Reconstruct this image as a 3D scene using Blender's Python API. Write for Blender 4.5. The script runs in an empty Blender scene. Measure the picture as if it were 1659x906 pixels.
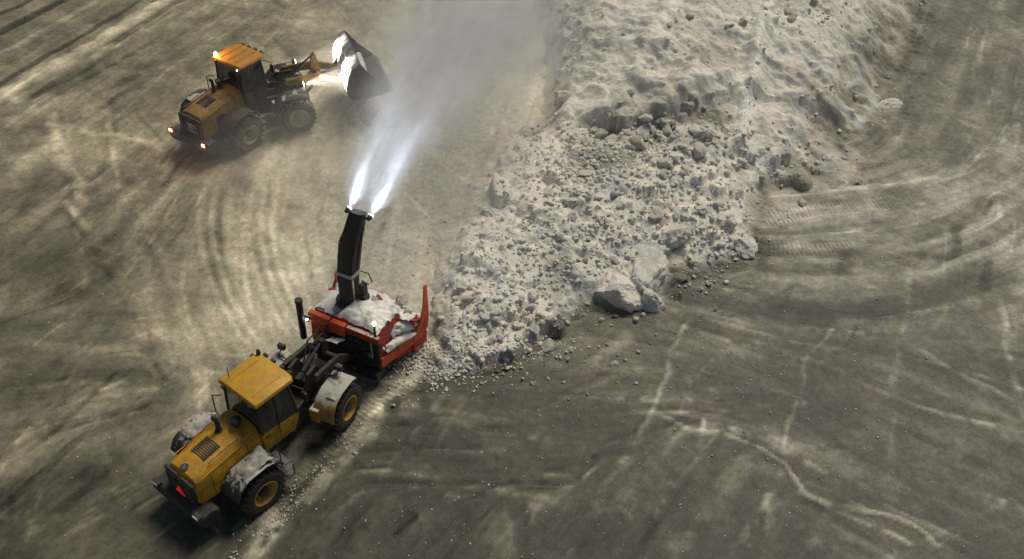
import bpy, bmesh, math, random
import numpy as np
from mathutils import Vector, Matrix, noise as mnoise

# ------------------------------------------------------------------ camera, world, sun, exposure
SC = bpy.context.scene
COL = SC.collection
PX_W, PX_H = 1659.0, 906.0
F_PX, PITCH, ROLL, CAM_H = 1655.3, math.radians(42.02), math.radians(2.345), 26.37
FW = np.array([0, math.cos(PITCH), -math.sin(PITCH)])
R0 = np.array([1.0, 0, 0]); U0 = np.array([0, math.sin(PITCH), math.cos(PITCH)])
RT = math.cos(ROLL) * R0 + math.sin(ROLL) * U0
UP = -math.sin(ROLL) * R0 + math.cos(ROLL) * U0
CP = np.array([0, 0, CAM_H])
cam_data = bpy.data.cameras.new('camera')
cam = bpy.data.objects.new('camera', cam_data)
COL.objects.link(cam)
cam.matrix_world = Matrix(((RT[0], UP[0], -FW[0], 0), (RT[1], UP[1], -FW[1], 0), (RT[2], UP[2], -FW[2], CAM_H), (0, 0, 0, 1)))
cam_data.sensor_width = 36.0
cam_data.lens = 36.0 * F_PX / PX_W
cam_data.clip_end = 3000
SC.camera = cam

SUN_EL, SUN_AZ = 57.0, 32.0      # height above the apron; degrees clockwise from straight ahead (+Y)
w = bpy.data.worlds.new('World'); SC.world = w; w.use_nodes = True
nt = w.node_tree
bg = nt.nodes['Background']
sky = nt.nodes.new('ShaderNodeTexSky')
sky.sky_type = 'NISHITA'; sky.sun_disc = False
sky.sun_elevation = math.radians(SUN_EL); sky.sun_rotation = math.radians(SUN_AZ)
glow = nt.nodes.new('ShaderNodeMix'); glow.data_type = 'RGBA'; glow.blend_type = 'MULTIPLY'; glow.inputs[0].default_value = 1
glow.inputs[7].default_value = (1.0, .86, .70, 1)      # sodium and flood light glow on the whole night sky
nt.links.new(sky.outputs[0], glow.inputs[6]); nt.links.new(glow.outputs[2], bg.inputs[0])
bg.inputs[1].default_value = 0.055
sl = bpy.data.lights.new('floodlight_sun', 'SUN')
sl.energy = 2.25; sl.angle = math.radians(26); sl.color = (1.0, 0.91, 0.75)
so = bpy.data.objects.new('floodlight_sun', sl); COL.objects.link(so)
az, el = math.radians(SUN_AZ), math.radians(SUN_EL)
sdir = Vector((math.sin(az) * math.cos(el), math.cos(az) * math.cos(el), math.sin(el)))
so.rotation_euler = sdir.to_track_quat('Z', 'Y').to_euler()
SC.view_settings.view_transform = 'Standard'
SC.view_settings.look = 'None'
SC.view_settings.exposure = 0.14
SC.view_settings.gamma = 1.0
SC.cycles.volume_step_rate = 1.0
SC.cycles.volume_max_steps = 256
SC.cycles.max_bounces = 8
SC.cycles.volume_bounces = 1

rng = np.random.default_rng(7)
random.seed(7)


def unproj(u, v, z=0.0):
    d = FW + RT * (u - PX_W / 2) / F_PX - UP * (v - PX_H / 2) / F_PX
    return CP + d * ((z - CAM_H) / d[2])


# ------------------------------------------------------------------ materials
def new_mat(name):
    m = bpy.data.materials.new(name); m.use_nodes = True
    n = m.node_tree
    return m, n, n.nodes['Principled BSDF']


def N(n, t, **kw):
    x = n.nodes.new(t)
    for k, v in kw.items():
        setattr(x, k, v)
    return x


def noise_node(n, scale, detail=6, rough=.6, coord=None, dist=0):
    x = N(n, 'ShaderNodeTexNoise'); x.inputs['Scale'].default_value = scale
    x.inputs['Detail'].default_value = detail; x.inputs['Roughness'].default_value = rough
    x.inputs['Distortion'].default_value = dist
    if coord is not None: n.links.new(coord, x.inputs['Vector'])
    return x


def ramp(n, src, stops):
    r = N(n, 'ShaderNodeValToRGB')
    while len(r.color_ramp.elements) < len(stops): r.color_ramp.elements.new(0.5)
    for e, (p, c) in zip(r.color_ramp.elements, stops):
        e.position = p; e.color = (*c, 1) if len(c) == 3 else c
    n.links.new(src, r.inputs[0])
    return r


def mathn(n, op, a, b=None, clamp=False):
    x = N(n, 'ShaderNodeMath', operation=op); x.use_clamp = clamp
    for i, s in enumerate((a, b)):
        if s is None: continue
        if isinstance(s, (int, float)): x.inputs[i].default_value = s
        else: n.links.new(s, x.inputs[i])
    return x.outputs[0]


def mixc(n, fac, a, b, blend='MIX'):
    x = N(n, 'ShaderNodeMix', data_type='RGBA', blend_type=blend)
    for i, s in ((0, fac), (6, a), (7, b)):
        if isinstance(s, (int, float)): x.inputs[i].default_value = s
        elif isinstance(s, tuple): x.inputs[i].default_value = (*s, 1)
        else: n.links.new(s, x.inputs[i])
    return x.outputs[2]


def bump(n, src, strength, dist, bsdf, prev=None):
    b = N(n, 'ShaderNodeBump'); b.inputs['Strength'].default_value = strength
    b.inputs['Distance'].default_value = dist
    n.links.new(src, b.inputs['Height'])
    if prev is not None: n.links.new(prev, b.inputs['Normal'])
    n.links.new(b.outputs[0], bsdf.inputs['Normal'])
    return b.outputs[0]


def paint(name, col, dirt_shade=(.10, .09, .075), amt=.35, rough=.45, metal=0.0, scale=3.0, snow=0.0):
    m, n, b = new_mat(name)
    tc = N(n, 'ShaderNodeTexCoord').outputs['Object']
    n1 = noise_node(n, scale, 8, .7, tc); n2 = noise_node(n, scale * 7, 5, .6, tc)
    s = mathn(n, 'MULTIPLY_ADD', n1.outputs[0], .7)
    s.node.inputs[2].default_value = 0.0
    t = mathn(n, 'ADD', s, mathn(n, 'MULTIPLY', n2.outputs[0], .3))
    f = ramp(n, t, [(.5 - amt * .25, (0, 0, 0)), (.72 - amt * .2, (1, 1, 1))]).outputs[0]
    c = mixc(n, mathn(n, 'MULTIPLY', f, min(1, amt * 1.7)), col, dirt_shade)
    if snow > 0:      # rime and blown snow sticking to upward faces
        g = N(n, 'ShaderNodeNewGeometry'); sx = N(n, 'ShaderNodeSeparateXYZ'); n.links.new(g.outputs['Normal'], sx.inputs[0])
        n3 = noise_node(n, 4.5, 8, .75, tc)
        k = mathn(n, 'ADD', mathn(n, 'MULTIPLY', sx.outputs[2], .45), n3.outputs[0])
        k = ramp(n, k, [(.98 - snow * .5, (0, 0, 0)), (1.06 - snow * .5, (1, 1, 1))]).outputs[0]
        c = mixc(n, k, c, (.42, .41, .37))
    n.links.new(c, b.inputs['Base Color'])
    b.inputs['Metallic'].default_value = metal
    r = mathn(n, 'MULTIPLY_ADD', f, .3); r.node.inputs[2].default_value = rough
    n.links.new(r, b.inputs['Roughness'])
    bump(n, n2.outputs[0], .12, .02, b)
    return m


def snow_mat(name, base=(.62, .6, .56), dark=(.36, .34, .3), scale=1.6, bstr=.5, attr=None, lump=.05):
    m, n, b = new_mat(name)
    tc = N(n, 'ShaderNodeTexCoord').outputs['Object']
    n1 = noise_node(n, scale, 9, .68, tc); n2 = noise_node(n, scale * 9, 6, .7, tc)
    f = mathn(n, 'ADD', mathn(n, 'MULTIPLY', n1.outputs[0], .65), mathn(n, 'MULTIPLY', n2.outputs[0], .35))
    fr = ramp(n, f, [(.38, (0, 0, 0)), (.58, (1, 1, 1))]).outputs[0]
    c = mixc(n, fr, dark, base)
    if attr:
        a = N(n, 'ShaderNodeAttribute', attribute_name=attr)
        c = mixc(n, a.outputs['Fac'], c, mixc(n, n2.outputs[0], (.10, .096, .075), (.27, .255, .21)))
        pa = N(n, 'ShaderNodeAttribute', attribute_name='pale'); c = mixc(n, mathn(n, 'MULTIPLY', pa.outputs['Fac'], .85), c, (.9, .89, .86))
        ru = N(n, 'ShaderNodeAttribute', attribute_name='rim'); un = N(n, 'ShaderNodeAttribute', attribute_name='under')
        kk = mathn(n, 'MULTIPLY_ADD', n1.outputs[0], 1.2); kk.node.inputs[2].default_value = .4
        c = mixc(n, ru.outputs['Fac'], c, mixc(n, 1.0, (1.05, .985, .84), mathn(n, 'MULTIPLY', un.outputs['Fac'], kk), 'MULTIPLY'))
    # faint warm / cool mottling of old ploughed snow
    n3 = noise_node(n, .9, 5, .6, tc)
    c = mixc(n, 1.0, c, ramp(n, n3.outputs[0], [(.35, (.97, .99, 1.05)), (.5, (1, 1, .97)), (.65, (1.04, .98, .93))]).outputs[0], 'MULTIPLY')
    n.links.new(c, b.inputs['Base Color'])
    b.inputs['Roughness'].default_value = .85
    b.inputs['Specular IOR Level'].default_value = .25
    nb = bump(n, n2.outputs[0], bstr, lump, b)
    n4 = noise_node(n, scale * 30, 3, .6, tc)
    bump(n, n4.outputs[0], bstr * .7, lump * .35, b, nb)
    return m


def emit(name, col, st):
    m, n, b = new_mat(name)
    b.inputs['Base Color'].default_value = (*col, 1)
    b.inputs['Emission Color'].default_value = (*col, 1); b.inputs['Emission Strength'].default_value = st
    return m


def glass(name):
    m, n, b = new_mat(name)
    tc = N(n, 'ShaderNodeTexCoord').outputs['Object']
    n1 = noise_node(n, 3, 8, .75, tc)
    c = ramp(n, n1.outputs[0], [(.35, (.018, .021, .028)), (.75, (.06, .065, .07))]).outputs[0]
    n.links.new(c, b.inputs['Base Color'])
    b.inputs['Roughness'].default_value = .12
    b.inputs['Specular IOR Level'].default_value = .8
    return m


M = {}
M['yellow'] = paint('yellow_paint', (.60, .31, .008), (.12, .08, .03), .42, .42)
M['yellow_clean'] = paint('yellow_roof_paint', (.56, .31, .010), (.22, .13, .03), .35, .4, scale=1.8)
M['yellow_dusty'] = paint('dusty_yellow_paint', (.32, .18, .022), (.10, .075, .045), .6, .6, scale=2)
M['orange_roof'] = paint('orange_yellow_roof_paint', (.50, .22, .02), (.2, .1, .03), .4, .4, scale=2)
M['yellow_snowy'] = paint('yellow_paint_rimed', (.5, .28, .03), (.18, .14, .09), .5, .5, snow=.42)
M['red'] = paint('red_paint', (.55, .045, .018), (.22, .05, .03), .35, .45, snow=.2)
M['red_bright'] = paint('red_orange_paint', (.70, .10, .025), (.4, .07, .03), .3, .42)
M['black'] = paint('black_metal', (.022, .022, .023), (.06, .056, .05), .4, .5)
M['black_rime'] = paint('black_metal_rimed', (.022, .022, .023), (.06, .056, .05), .4, .5, snow=.28)
M['chute'] = paint('dark_chute_metal', (.02, .023, .02), (.045, .048, .04), .4, .42, scale=5)
M['grey'] = paint('grey_metal', (.16, .16, .155), (.09, .085, .075), .4, .45, .4)
M['steel'] = paint('bright_steel', (.55, .55, .54), (.3, .3, .28), .25, .25, .9)
M['rubber'] = paint('tyre_rubber', (.02, .02, .02), (.075, .07, .062), .5, .85, scale=6)
M['rubber_snow'] = paint('tyre_rubber_frosted', (.04, .037, .033), (.12, .11, .10), .6, .85, scale=5, snow=.2)
M['rim'] = paint('yellow_rim_paint', (.55, .29, .03), (.22, .16, .08), .45, .5, scale=5)
M['rim_grey'] = paint('greyed_rim_paint', (.42, .36, .27), (.25, .2, .15), .5, .6, scale=5)
M['bucket'] = paint('bucket_steel', (.018, .018, .018), (.045, .044, .04), .5, .5, .3, scale=4)
M['bucket_back'] = paint('snowed_bucket_back', (.62, .61, .58), (.05, .048, .045), .75, .5, 0, scale=3)
M['glass'] = glass('cab_glass')
M['snow'] = snow_mat('snow_on_machine', (.87, .86, .84), (.70, .69, .66), 3, .4, lump=.03)
M['snow_dirty'] = snow_mat('grimy_snow_on_machine', (.5, .485, .44), (.24, .23, .2), 3.5, .6, lump=.04)
M['chunk'] = snow_mat('snow_chunk', (.86, .84, .80), (.72, .70, .65), 1.8, .9, lump=.08)
M['chunk_grey'] = snow_mat('icy_grey_chunk', (.76, .745, .71), (.58, .57, .53), 1.6, .8)
M['chunk_dark'] = snow_mat('dirty_chunk', (.56, .54, .49), (.36, .345, .30), 1.8, .8)
M['pile'] = snow_mat('pile_snow', (.83, .81, .76), (.62, .595, .54), .9, .8, attr='dirt', lump=.07)
M['tri_red'] = emit('reflective_red', (.85, .03, .02), .25)  # weak glow added to the unlit triangle in place of reflected light
M['lamp_red'] = emit('tail_lamp_lit', (1, .22, .07), 24)
M['lamp_amber'] = emit('amber_beacon_lit', (1, .55, .2), 45)
M['lamp_white'] = emit('work_lamp_lit', (.85, .92, 1), 40)
M['lamp_warm'] = emit('warm_lamp_lit', (1, .85, .6), 22)
M['lamp_off'] = paint('lamp_lens', (.5, .5, .48), (.3, .3, .28), .3, .2)

# ------------------------------------------------------------------ mesh helpers
class MB:
    def __init__(s): s.v = []; s.f = []

    def add(s, vs, fs):
        o = len(s.v); s.v += [tuple(map(float, p)) for p in vs]; s.f += [tuple(o + i for i in f) for f in fs]; return s

    def box(s, c, size, rz=0, ry=0, rx=0):
        h = [q / 2 for q in size]
        mt = Matrix.Rotation(rz, 3, 'Z') @ Matrix.Rotation(ry, 3, 'Y') @ Matrix.Rotation(rx, 3, 'X')
        vs = [Vector(c) + mt @ Vector((x * h[0], y * h[1], z * h[2])) for x in (-1, 1) for y in (-1, 1) for z in (-1, 1)]
        return s.add(vs, [(0, 1, 3, 2), (4, 6, 7, 5), (0, 4, 5, 1), (2, 3, 7, 6), (0, 2, 6, 4), (1, 5, 7, 3)])

    def prism(s, pts, y0, y1):       # outline in X,Z pushed along Y
        n = len(pts)
        vs = [(x, y0, z) for x, z in pts] + [(x, y1, z) for x, z in pts]
        return s.add(vs, [tuple(range(n)), tuple(range(2 * n - 1, n - 1, -1))] + [(i, i + n, (i + 1) % n + n, (i + 1) % n) for i in range(n)])

    def loft(s, rings, cap=True):
        n = len(rings[0]); vs = [p for r in rings for p in r]; fs = []
        for k in range(len(rings) - 1):
            for i in range(n):
                j = (i + 1) % n
                fs.append((k * n + i, k * n + j, (k + 1) * n + j, (k + 1) * n + i))
        if cap: fs += [tuple(range(n - 1, -1, -1)), tuple(range((len(rings) - 1) * n, len(rings) * n))]
        return s.add(vs, fs)

    def tube(s, pts, r, seg=8, cap=True):
        pts = [Vector(p) for p in pts]; rs = r if isinstance(r, (list, tuple)) else [r] * len(pts)
        rings = []; up = Vector((0, 0, 1))
        for i, p in enumerate(pts):
            t = (pts[min(i + 1, len(pts) - 1)] - pts[max(i - 1, 0)]).normalized()
            a = t.cross(up if abs(t.z) < .95 else Vector((1, 0, 0))).normalized(); b = t.cross(a)
            rings.append([p + (a * math.cos(2 * math.pi * k / seg) + b * math.sin(2 * math.pi * k / seg)) * rs[i] for k in range(seg)])
        return s.loft(rings, cap)

    def lathe(s, prof, seg=32, c=(0, 0, 0), cap=True):     # profile of (radius, y) turned round the Y axis
        rings = []
        for r, y in prof:
            rings.append([(c[0] + r * math.cos(2 * math.pi * k / seg), c[1] + y, c[2] + r * math.sin(2 * math.pi * k / seg)) for k in range(seg)])
        return s.loft(rings, cap=cap)

    def build(s, name, mat, parent=None, loc=None, rz=None, bevel=0.0, smooth=True, angle=35):
        me = bpy.data.meshes.new(name); me.from_pydata(s.v, [], s.f)
        bm = bmesh.new(); bm.from_mesh(me); bmesh.ops.recalc_face_normals(bm, faces=bm.faces); bm.to_mesh(me); bm.free()
        me.materials.append(M[mat] if isinstance(mat, str) else mat)
        if smooth:
            me.shade_smooth()
            me.set_sharp_from_angle(angle=math.radians(angle))
        o = bpy.data.objects.new(name, me); COL.objects.link(o)
        if parent is not None: o.parent = parent
        if loc is not None: o.location = loc
        if rz is not None: o.rotation_euler.z = rz
        if bevel:
            b = o.modifiers.new('edge', 'BEVEL'); b.width = bevel; b.segments = 2; b.limit_method = 'ANGLE'; b.angle_limit = math.radians(40)
        return o


def box(name, c, size, mat, parent, bevel=.015, **kw):
    return MB().box(c, size, **kw).build(name, mat, parent, bevel=bevel)


def empty(name, loc=(0, 0, 0), rz=0, parent=None):
    o = bpy.data.objects.new(name, None); COL.objects.link(o); o.location = loc; o.rotation_euler = (0, 0, rz)
    o.empty_display_size = .3
    if parent is not None: o.parent = parent
    return o


def tag(o, label=None, cat=None, group=None, kind=None):
    for k, v in (('label', label), ('category', cat), ('group', group), ('kind', kind)):
        if v: o[k] = v
    return o


def grid_mesh(name, X, Y, Z, mat, attrs=None, mask=None):
    ny, nx = X.shape
    co = np.stack([X, Y, Z], -1).reshape(-1, 3).astype(np.float32)
    i = np.arange(ny * nx).reshape(ny, nx)
    q = np.stack([i[:-1, :-1], i[:-1, 1:], i[1:, 1:], i[1:, :-1]], -1).reshape(-1, 4)
    if mask is not None:
        mk = (mask[:-1, :-1] | mask[:-1, 1:] | mask[1:, 1:] | mask[1:, :-1]).reshape(-1)
        q = q[mk]
        used = np.unique(q); re = np.full(ny * nx, -1, np.int64); re[used] = np.arange(len(used))
        q = re[q]; co = co[used]
    else: used = None
    me = bpy.data.meshes.new(name)
    me.vertices.add(len(co)); me.vertices.foreach_set('co', co.ravel())
    me.loops.add(q.size); me.loops.foreach_set('vertex_index', q.ravel().astype(np.int32))
    me.polygons.add(len(q)); me.polygons.foreach_set('loop_start', np.arange(0, q.size, 4, dtype=np.int32))
    for k, a in (attrs or {}).items():
        d = a.reshape(-1).astype(np.float32)
        if used is not None: d = d[used]
        at = me.attributes.new(k, 'FLOAT', 'POINT'); at.data.foreach_set('value', d)
    me.update(); me.validate(); me.shade_smooth()
    me.materials.append(mat)
    o = bpy.data.objects.new(name, me); COL.objects.link(o)
    return o


# ------------------------------------------------------------------ numpy noise
def vnoise(x, y, seed):
    xi = np.floor(x).astype(np.int64); yi = np.floor(y).astype(np.int64)
    fx = x - xi; fy = y - yi; fx = fx * fx * (3 - 2 * fx); fy = fy * fy * (3 - 2 * fy)

    def h(a, b):
        n = (a * 374761393 + b * 668265263 + seed * 2147483647) & 0xffffffff
        n = ((n ^ (n >> 13)) * 1274126177) & 0xffffffff
        return ((n ^ (n >> 16)) & 0xffff) / 65535.0
    return (h(xi, yi) * (1 - fx) + h(xi + 1, yi) * fx) * (1 - fy) + (h(xi, yi + 1) * (1 - fx) + h(xi + 1, yi + 1) * fx) * fy


def fbm(x, y, seed, oct=5, gain=.5):
    s = 0; a = 1; t = 0
    for k in range(oct):
        s = s + a * vnoise(x * 2 ** k + 17.3 * k, y * 2 ** k - 9.1 * k, seed + k); t += a; a *= gain
    return s / t - .5


def sstep(a, b, x):
    t = np.clip((x - a) / (b - a), 0, 1); return t * t * (3 - 2 * t)


def seg_dist(X, Y, pts):
    """distance to a polyline and arc length along it"""
    best = np.full(X.shape, 1e9); S = np.zeros(X.shape); acc = 0; side = np.zeros(X.shape)
    for (x0, y0), (x1, y1) in zip(pts[:-1], pts[1:]):
        dx, dy = x1 - x0, y1 - y0; L = math.hypot(dx, dy) + 1e-9
        t = np.clip(((X - x0) * dx + (Y - y0) * dy) / L ** 2, 0, 1)
        d = np.hypot(X - x0 - t * dx, Y - y0 - t * dy)
        m = d < best
        best = np.where(m, d, best); S = np.where(m, acc + t * L, S)
        side = np.where(m, np.sign((X - x0) * dy - (Y - y0) * dx), side)
        acc += L
    return best, S, side


def smooth_line(px, z=0.0, n=6):
    p = [unproj(u, v, z)[:2] for u, v in px]
    if len(p) < 3: return [tuple(q) for q in p]
    p = np.array(p); q = np.vstack([2 * p[0] - p[1], p, 2 * p[-1] - p[-2]]); out = []
    for i in range(1, len(q) - 2):
        for t in np.linspace(0, 1, n, endpoint=False):
            a, b, c, d = q[i - 1], q[i], q[i + 1], q[i + 2]
            out.append(tuple(.5 * ((2 * b) + (-a + c) * t + (2 * a - 5 * b + 4 * c - d) * t * t + (-a + 3 * b - 3 * c + d) * t ** 3)))
    out.append(tuple(p[-1])); return out


# ------------------------------------------------------------------ the ground: one sheet of concrete apron under packed snow
STEP = 0.09
gx = np.arange(-33, 35, STEP); gy = np.arange(11.5, 64, STEP)
GX, GY = np.meshgrid(gx, gy)
TONE = [  # u, v, grey level of the surface as seen, uneven floodlighting included
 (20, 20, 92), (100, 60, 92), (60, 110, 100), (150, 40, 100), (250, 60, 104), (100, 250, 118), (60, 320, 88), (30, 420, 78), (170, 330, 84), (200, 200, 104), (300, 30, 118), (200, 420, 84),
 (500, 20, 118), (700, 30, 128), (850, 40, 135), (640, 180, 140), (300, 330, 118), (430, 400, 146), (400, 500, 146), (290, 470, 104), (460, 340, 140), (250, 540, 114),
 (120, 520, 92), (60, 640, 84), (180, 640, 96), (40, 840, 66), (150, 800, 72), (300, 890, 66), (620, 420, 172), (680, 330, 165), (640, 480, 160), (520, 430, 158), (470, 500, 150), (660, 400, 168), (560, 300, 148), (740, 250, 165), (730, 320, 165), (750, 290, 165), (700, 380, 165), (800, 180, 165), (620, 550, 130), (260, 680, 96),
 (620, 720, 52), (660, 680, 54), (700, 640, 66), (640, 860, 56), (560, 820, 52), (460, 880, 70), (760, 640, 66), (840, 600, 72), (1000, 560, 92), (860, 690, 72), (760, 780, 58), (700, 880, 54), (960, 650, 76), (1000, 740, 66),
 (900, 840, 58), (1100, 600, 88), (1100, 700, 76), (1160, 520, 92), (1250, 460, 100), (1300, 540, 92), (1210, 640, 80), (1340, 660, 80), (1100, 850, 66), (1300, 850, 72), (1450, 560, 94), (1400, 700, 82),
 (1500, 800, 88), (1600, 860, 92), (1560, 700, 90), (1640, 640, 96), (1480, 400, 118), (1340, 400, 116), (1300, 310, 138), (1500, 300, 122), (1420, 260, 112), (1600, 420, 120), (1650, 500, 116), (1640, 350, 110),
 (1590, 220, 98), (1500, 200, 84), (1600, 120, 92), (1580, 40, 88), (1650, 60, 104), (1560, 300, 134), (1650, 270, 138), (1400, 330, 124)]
tp = np.array([[*unproj(u, v)[:2], g * (.88 if (u < 160 and v > 300) or v > 770 else 1)] for u, v, g in TONE])  # left and bottom edges darkened in the colour, imitating floodlight falloff


def idw(X, Y, pts, val, p=3.0, s=1.2):
    a = np.zeros(X.shape); t = np.zeros(X.shape)
    for (x, y), q in zip(pts, val):
        k = 1 / ((X - x) ** 2 + (Y - y) ** 2 + s) ** (p / 2); a += k * q; t += k
    return a / t


cs = slice(None, None, 6)


def upsample(A, shape):
    ny, nx = shape; yy = np.linspace(0, A.shape[0] - 1, ny); xx = np.linspace(0, A.shape[1] - 1, nx)
    y0 = np.clip(yy.astype(int), 0, A.shape[0] - 2); x0 = np.clip(xx.astype(int), 0, A.shape[1] - 2)
    fy = (yy - y0)[:, None]; fx = (xx - x0)[None]
    return (A[y0][:, x0] * (1 - fx) + A[y0][:, x0 + 1] * fx) * (1 - fy) + (A[y0 + 1][:, x0] * (1 - fx) + A[y0 + 1][:, x0 + 1] * fx) * fy


cxs = np.linspace(gx[0], gx[-1], 170); cys = np.linspace(gy[0], gy[-1], 140); CX, CY = np.meshgrid(cxs, cys)
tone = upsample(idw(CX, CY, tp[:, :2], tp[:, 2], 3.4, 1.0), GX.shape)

DIRS = [(100, 60, 1, -.62), (250, 60, 1, -.62), (40, 200, 1, -.7), (60, 300, 1, -.8), (200, 260, 1, -.8), (250, 400, .7, -1), (120, 420, 1, -.8), (340, 400, .05, 1), (430, 420, .12, 1), (470, 520, .3, 1),
        (300, 520, .3, 1), (120, 560, 1, -.15), (80, 640, 1, -.1), (60, 780, 1, -.8), (180, 860, 1, -.6), (640, 690, 1, .06), (760, 700, 1, .08), (700, 780, 1, .1), (860, 760, 1, .1), (820, 850, 1, -1.3), (950, 830, 1, -1.3),
        (700, 880, 1, -1.2), (1100, 820, 1, -1.4), (1200, 880, 1, -1.6), (960, 620, 1, .05), (1150, 560, 1, .3), (1200, 480, 1, .25), (1330, 520, 1, .1), (1450, 500, 1, -.1), (1330, 660, 1, .45), (1450, 640, 1, .4), (1560, 680, 1, .45),
        (1500, 800, 1, .45), (1350, 800, 1, .5), (1620, 850, 1, .5), (1300, 400, 1, .02), (1400, 400, 1, -.05), (1550, 430, 1, -.4), (1620, 350, 1, -.6), (1300, 310, 1, -.08), (1500, 300, 1, -.3), (1590, 150, .3, -1), (1500, 220, .6, -1), (1640, 60, .4, -1),
        (600, 30, .5, -1), (700, 150, .6, -1), (620, 400, .2, -1), (500, 880, 1, -1.1)]
dp = []; d2 = []
for u, v, du, dv in DIRS:
    a = unproj(u - du * 5, v - dv * 5); b = unproj(u + du * 5, v + dv * 5)
    th = 2 * math.atan2(b[1] - a[1], b[0] - a[0]); dp.append(unproj(u, v)[:2]); d2.append((math.cos(th), math.sin(th)))
d2 = np.array(d2)
c2 = idw(CX, CY, dp, d2[:, 0], 4, .8); s2 = idw(CX, CY, dp, d2[:, 1], 4, .8)
ang = .5 * np.arctan2(upsample(s2, GX.shape), upsample(c2, GX.shape))
vx, vy = np.cos(ang), np.sin(ang)


def lic(src, half, stepc=1.0):
    ny, nx = src.shape; acc = src.copy(); cnt = 1
    for sg in (1, -1):
        py, px = np.mgrid[0:ny, 0:nx].astype(np.float32); lx = vx * sg; ly = vy * sg
        for k in range(half):
            px = np.clip(px + lx * stepc, 0, nx - 1.01); py = np.clip(py + ly * stepc, 0, ny - 1.01)
            ix = px.astype(np.int32); iy = py.astype(np.int32)
            nvx, nvy = vx[iy, ix], vy[iy, ix]; d = np.sign(nvx * lx + nvy * ly); d[d == 0] = 1
            lx, ly = nvx * d, nvy * d
            acc += src[iy, ix]; cnt += 1
    return acc / cnt


def norm(a): return (a - a.mean()) / (a.std() + 1e-9)


white = rng.standard_normal(GX.shape).astype(np.float32)
coarse = upsample(rng.standard_normal((GX.shape[0] // 4, GX.shape[1] // 4)), GX.shape).astype(np.float32)
coarse2 = upsample(rng.standard_normal((GX.shape[0] // 10, GX.shape[1] // 10)), GX.shape).astype(np.float32)
L1 = norm(lic(white, 16)); L2 = norm(lic(coarse, 26)); L3 = norm(lic(coarse2, 30))
gate = np.clip(.55 + 1.5 * fbm(GX * .25, GY * .25, 3), .1, 1.3)
F1 = fbm(GX * .35, GY * .35, 11); F2 = fbm(GX * 1.6, GY * 1.6, 21); F3 = fbm(GX * .12, GY * .12, 31)
mod = 1 + gate * (.055 * L1 + .10 * L2 + .075 * L3) + .34 * F1 + .42 * F2 + .1 * F3
mod += gate * .035 * np.tanh(2.2 * L2) + .10 * np.tanh(9 * fbm(GX * .55 + .3 * GY, GY * .55, 91, 6)) + .05 * np.tanh(7 * fbm(GX * 1.9, GY * 1.9, 93, 5))
calm = 0          # freshly blown snow lies evenly left of the pile
for u, v, ru, rv in ((720, 330, 130, 130), (620, 420, 160, 120), (480, 480, 130, 90), (780, 200, 150, 120), (640, 200, 150, 120)):
    c0 = unproj(u, v); rx = unproj(u + ru, v)[0] - c0[0]; ry = abs(unproj(u, v + rv)[1] - c0[1])
    calm = np.maximum(calm, np.exp(-((GX - c0[0]) / rx) ** 2 - ((GY - c0[1]) / ry) ** 2))
mod = 1 + .86 * (mod - 1) * (1 - .72 * calm)
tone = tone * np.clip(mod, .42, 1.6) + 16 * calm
height = .006 * L1 * gate + .012 * L2 * gate + .05 * F1 + .012 * F2
tread_s = np.zeros(GX.shape); tread_m = np.zeros(GX.shape)


def stroke(px, width, d_tone, dh=0.0, soft=.5, wob=.25, tread=0.0, broken=0.0, world=False):
    pts = px if world else smooth_line(px)
    xs = [p[0] for p in pts]; ys = [p[1] for p in pts]; pad = width * 2 + 1
    i0, i1 = np.searchsorted(gx, [min(xs) - pad, max(xs) + pad]); j0, j1 = np.searchsorted(gy, [min(ys) - pad, max(ys) + pad])
    if i1 - i0 < 2 or j1 - j0 < 2: return
    s = (slice(j0, j1), slice(i0, i1)); X, Y = GX[s], GY[s]
    wx = X + wob * fbm(X * .9, Y * .9, 77, 4) * 1.6; wy = Y + wob * fbm(X * .9, Y * .9, 99, 4) * 1.6
    d, S, side = seg_dist(wx, wy, pts)
    total = sum(math.dist(a, b) for a, b in zip(pts[:-1], pts[1:]))
    ends = sstep(0, .8, S) * sstep(0, .8, total - S)
    if total < 2.5: ends = 1
    wv = width * (1 + .8 * fbm(X * .8, Y * .8, 55, 3))
    k = (1 - sstep(wv * .5 * (1 - soft), wv * .5 * (1 + soft), d)) * ends
    if broken: k = k * sstep(-broken * .25, .12, fbm(X * 1.8, Y * 1.8, 15, 4) + .06)
    tone[s] = tone[s] + d_tone * k * (1 + .6 * F2[s])
    height[s] += dh * k * (1 + 1.2 * F2[s])
    if tread:
        m = tread * k * np.clip(.75 + 2.6 * fbm(X * .9, Y * .9, 87), 0, 1); upd = m > tread_m[s]
        tread_m[s] = np.where(upd, m, tread_m[s]); tread_s[s] = np.where(upd, S, tread_s[s])


# upper left: ploughed strips, a windrow and dark wet lines
stroke([(0, 168), (60, 128), (170, 70), (290, -5)], 1.5, 52, .06, .3, .3)
stroke([(-20, 150), (40, 112), (130, 60), (235, -5)], .35, -42, -.02, .4, .15)
stroke([(20, 165), (110, 122), (175, 78), (300, -5)], .9, -36, -.03, .5, .3)
stroke([(168, 80), (230, 40), (300, -6)], .45, -42, -.04, .25, .05)
stroke([(-20, 62), (60, 22), (120, -8)], .5, -40, -.02, .4, .15)
stroke([(-20, 30), (30, 10), (60, -8)], .35, -40, -.02, .4, .1)
stroke([(-10, 92), (90, 40), (170, -5)], .35, 24, .03, .5, .2)
stroke([(0, 215), (60, 180), (110, 150)], .8, 30, .05, .6, .4)
stroke([(120, 135), (190, 100), (260, 62)], .3, -26, -.02, .5, .3, broken=.4)
stroke([(180, 150), (240, 110), (280, 90)], .5, -24, -.02, .6, .4, broken=.5)
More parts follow.
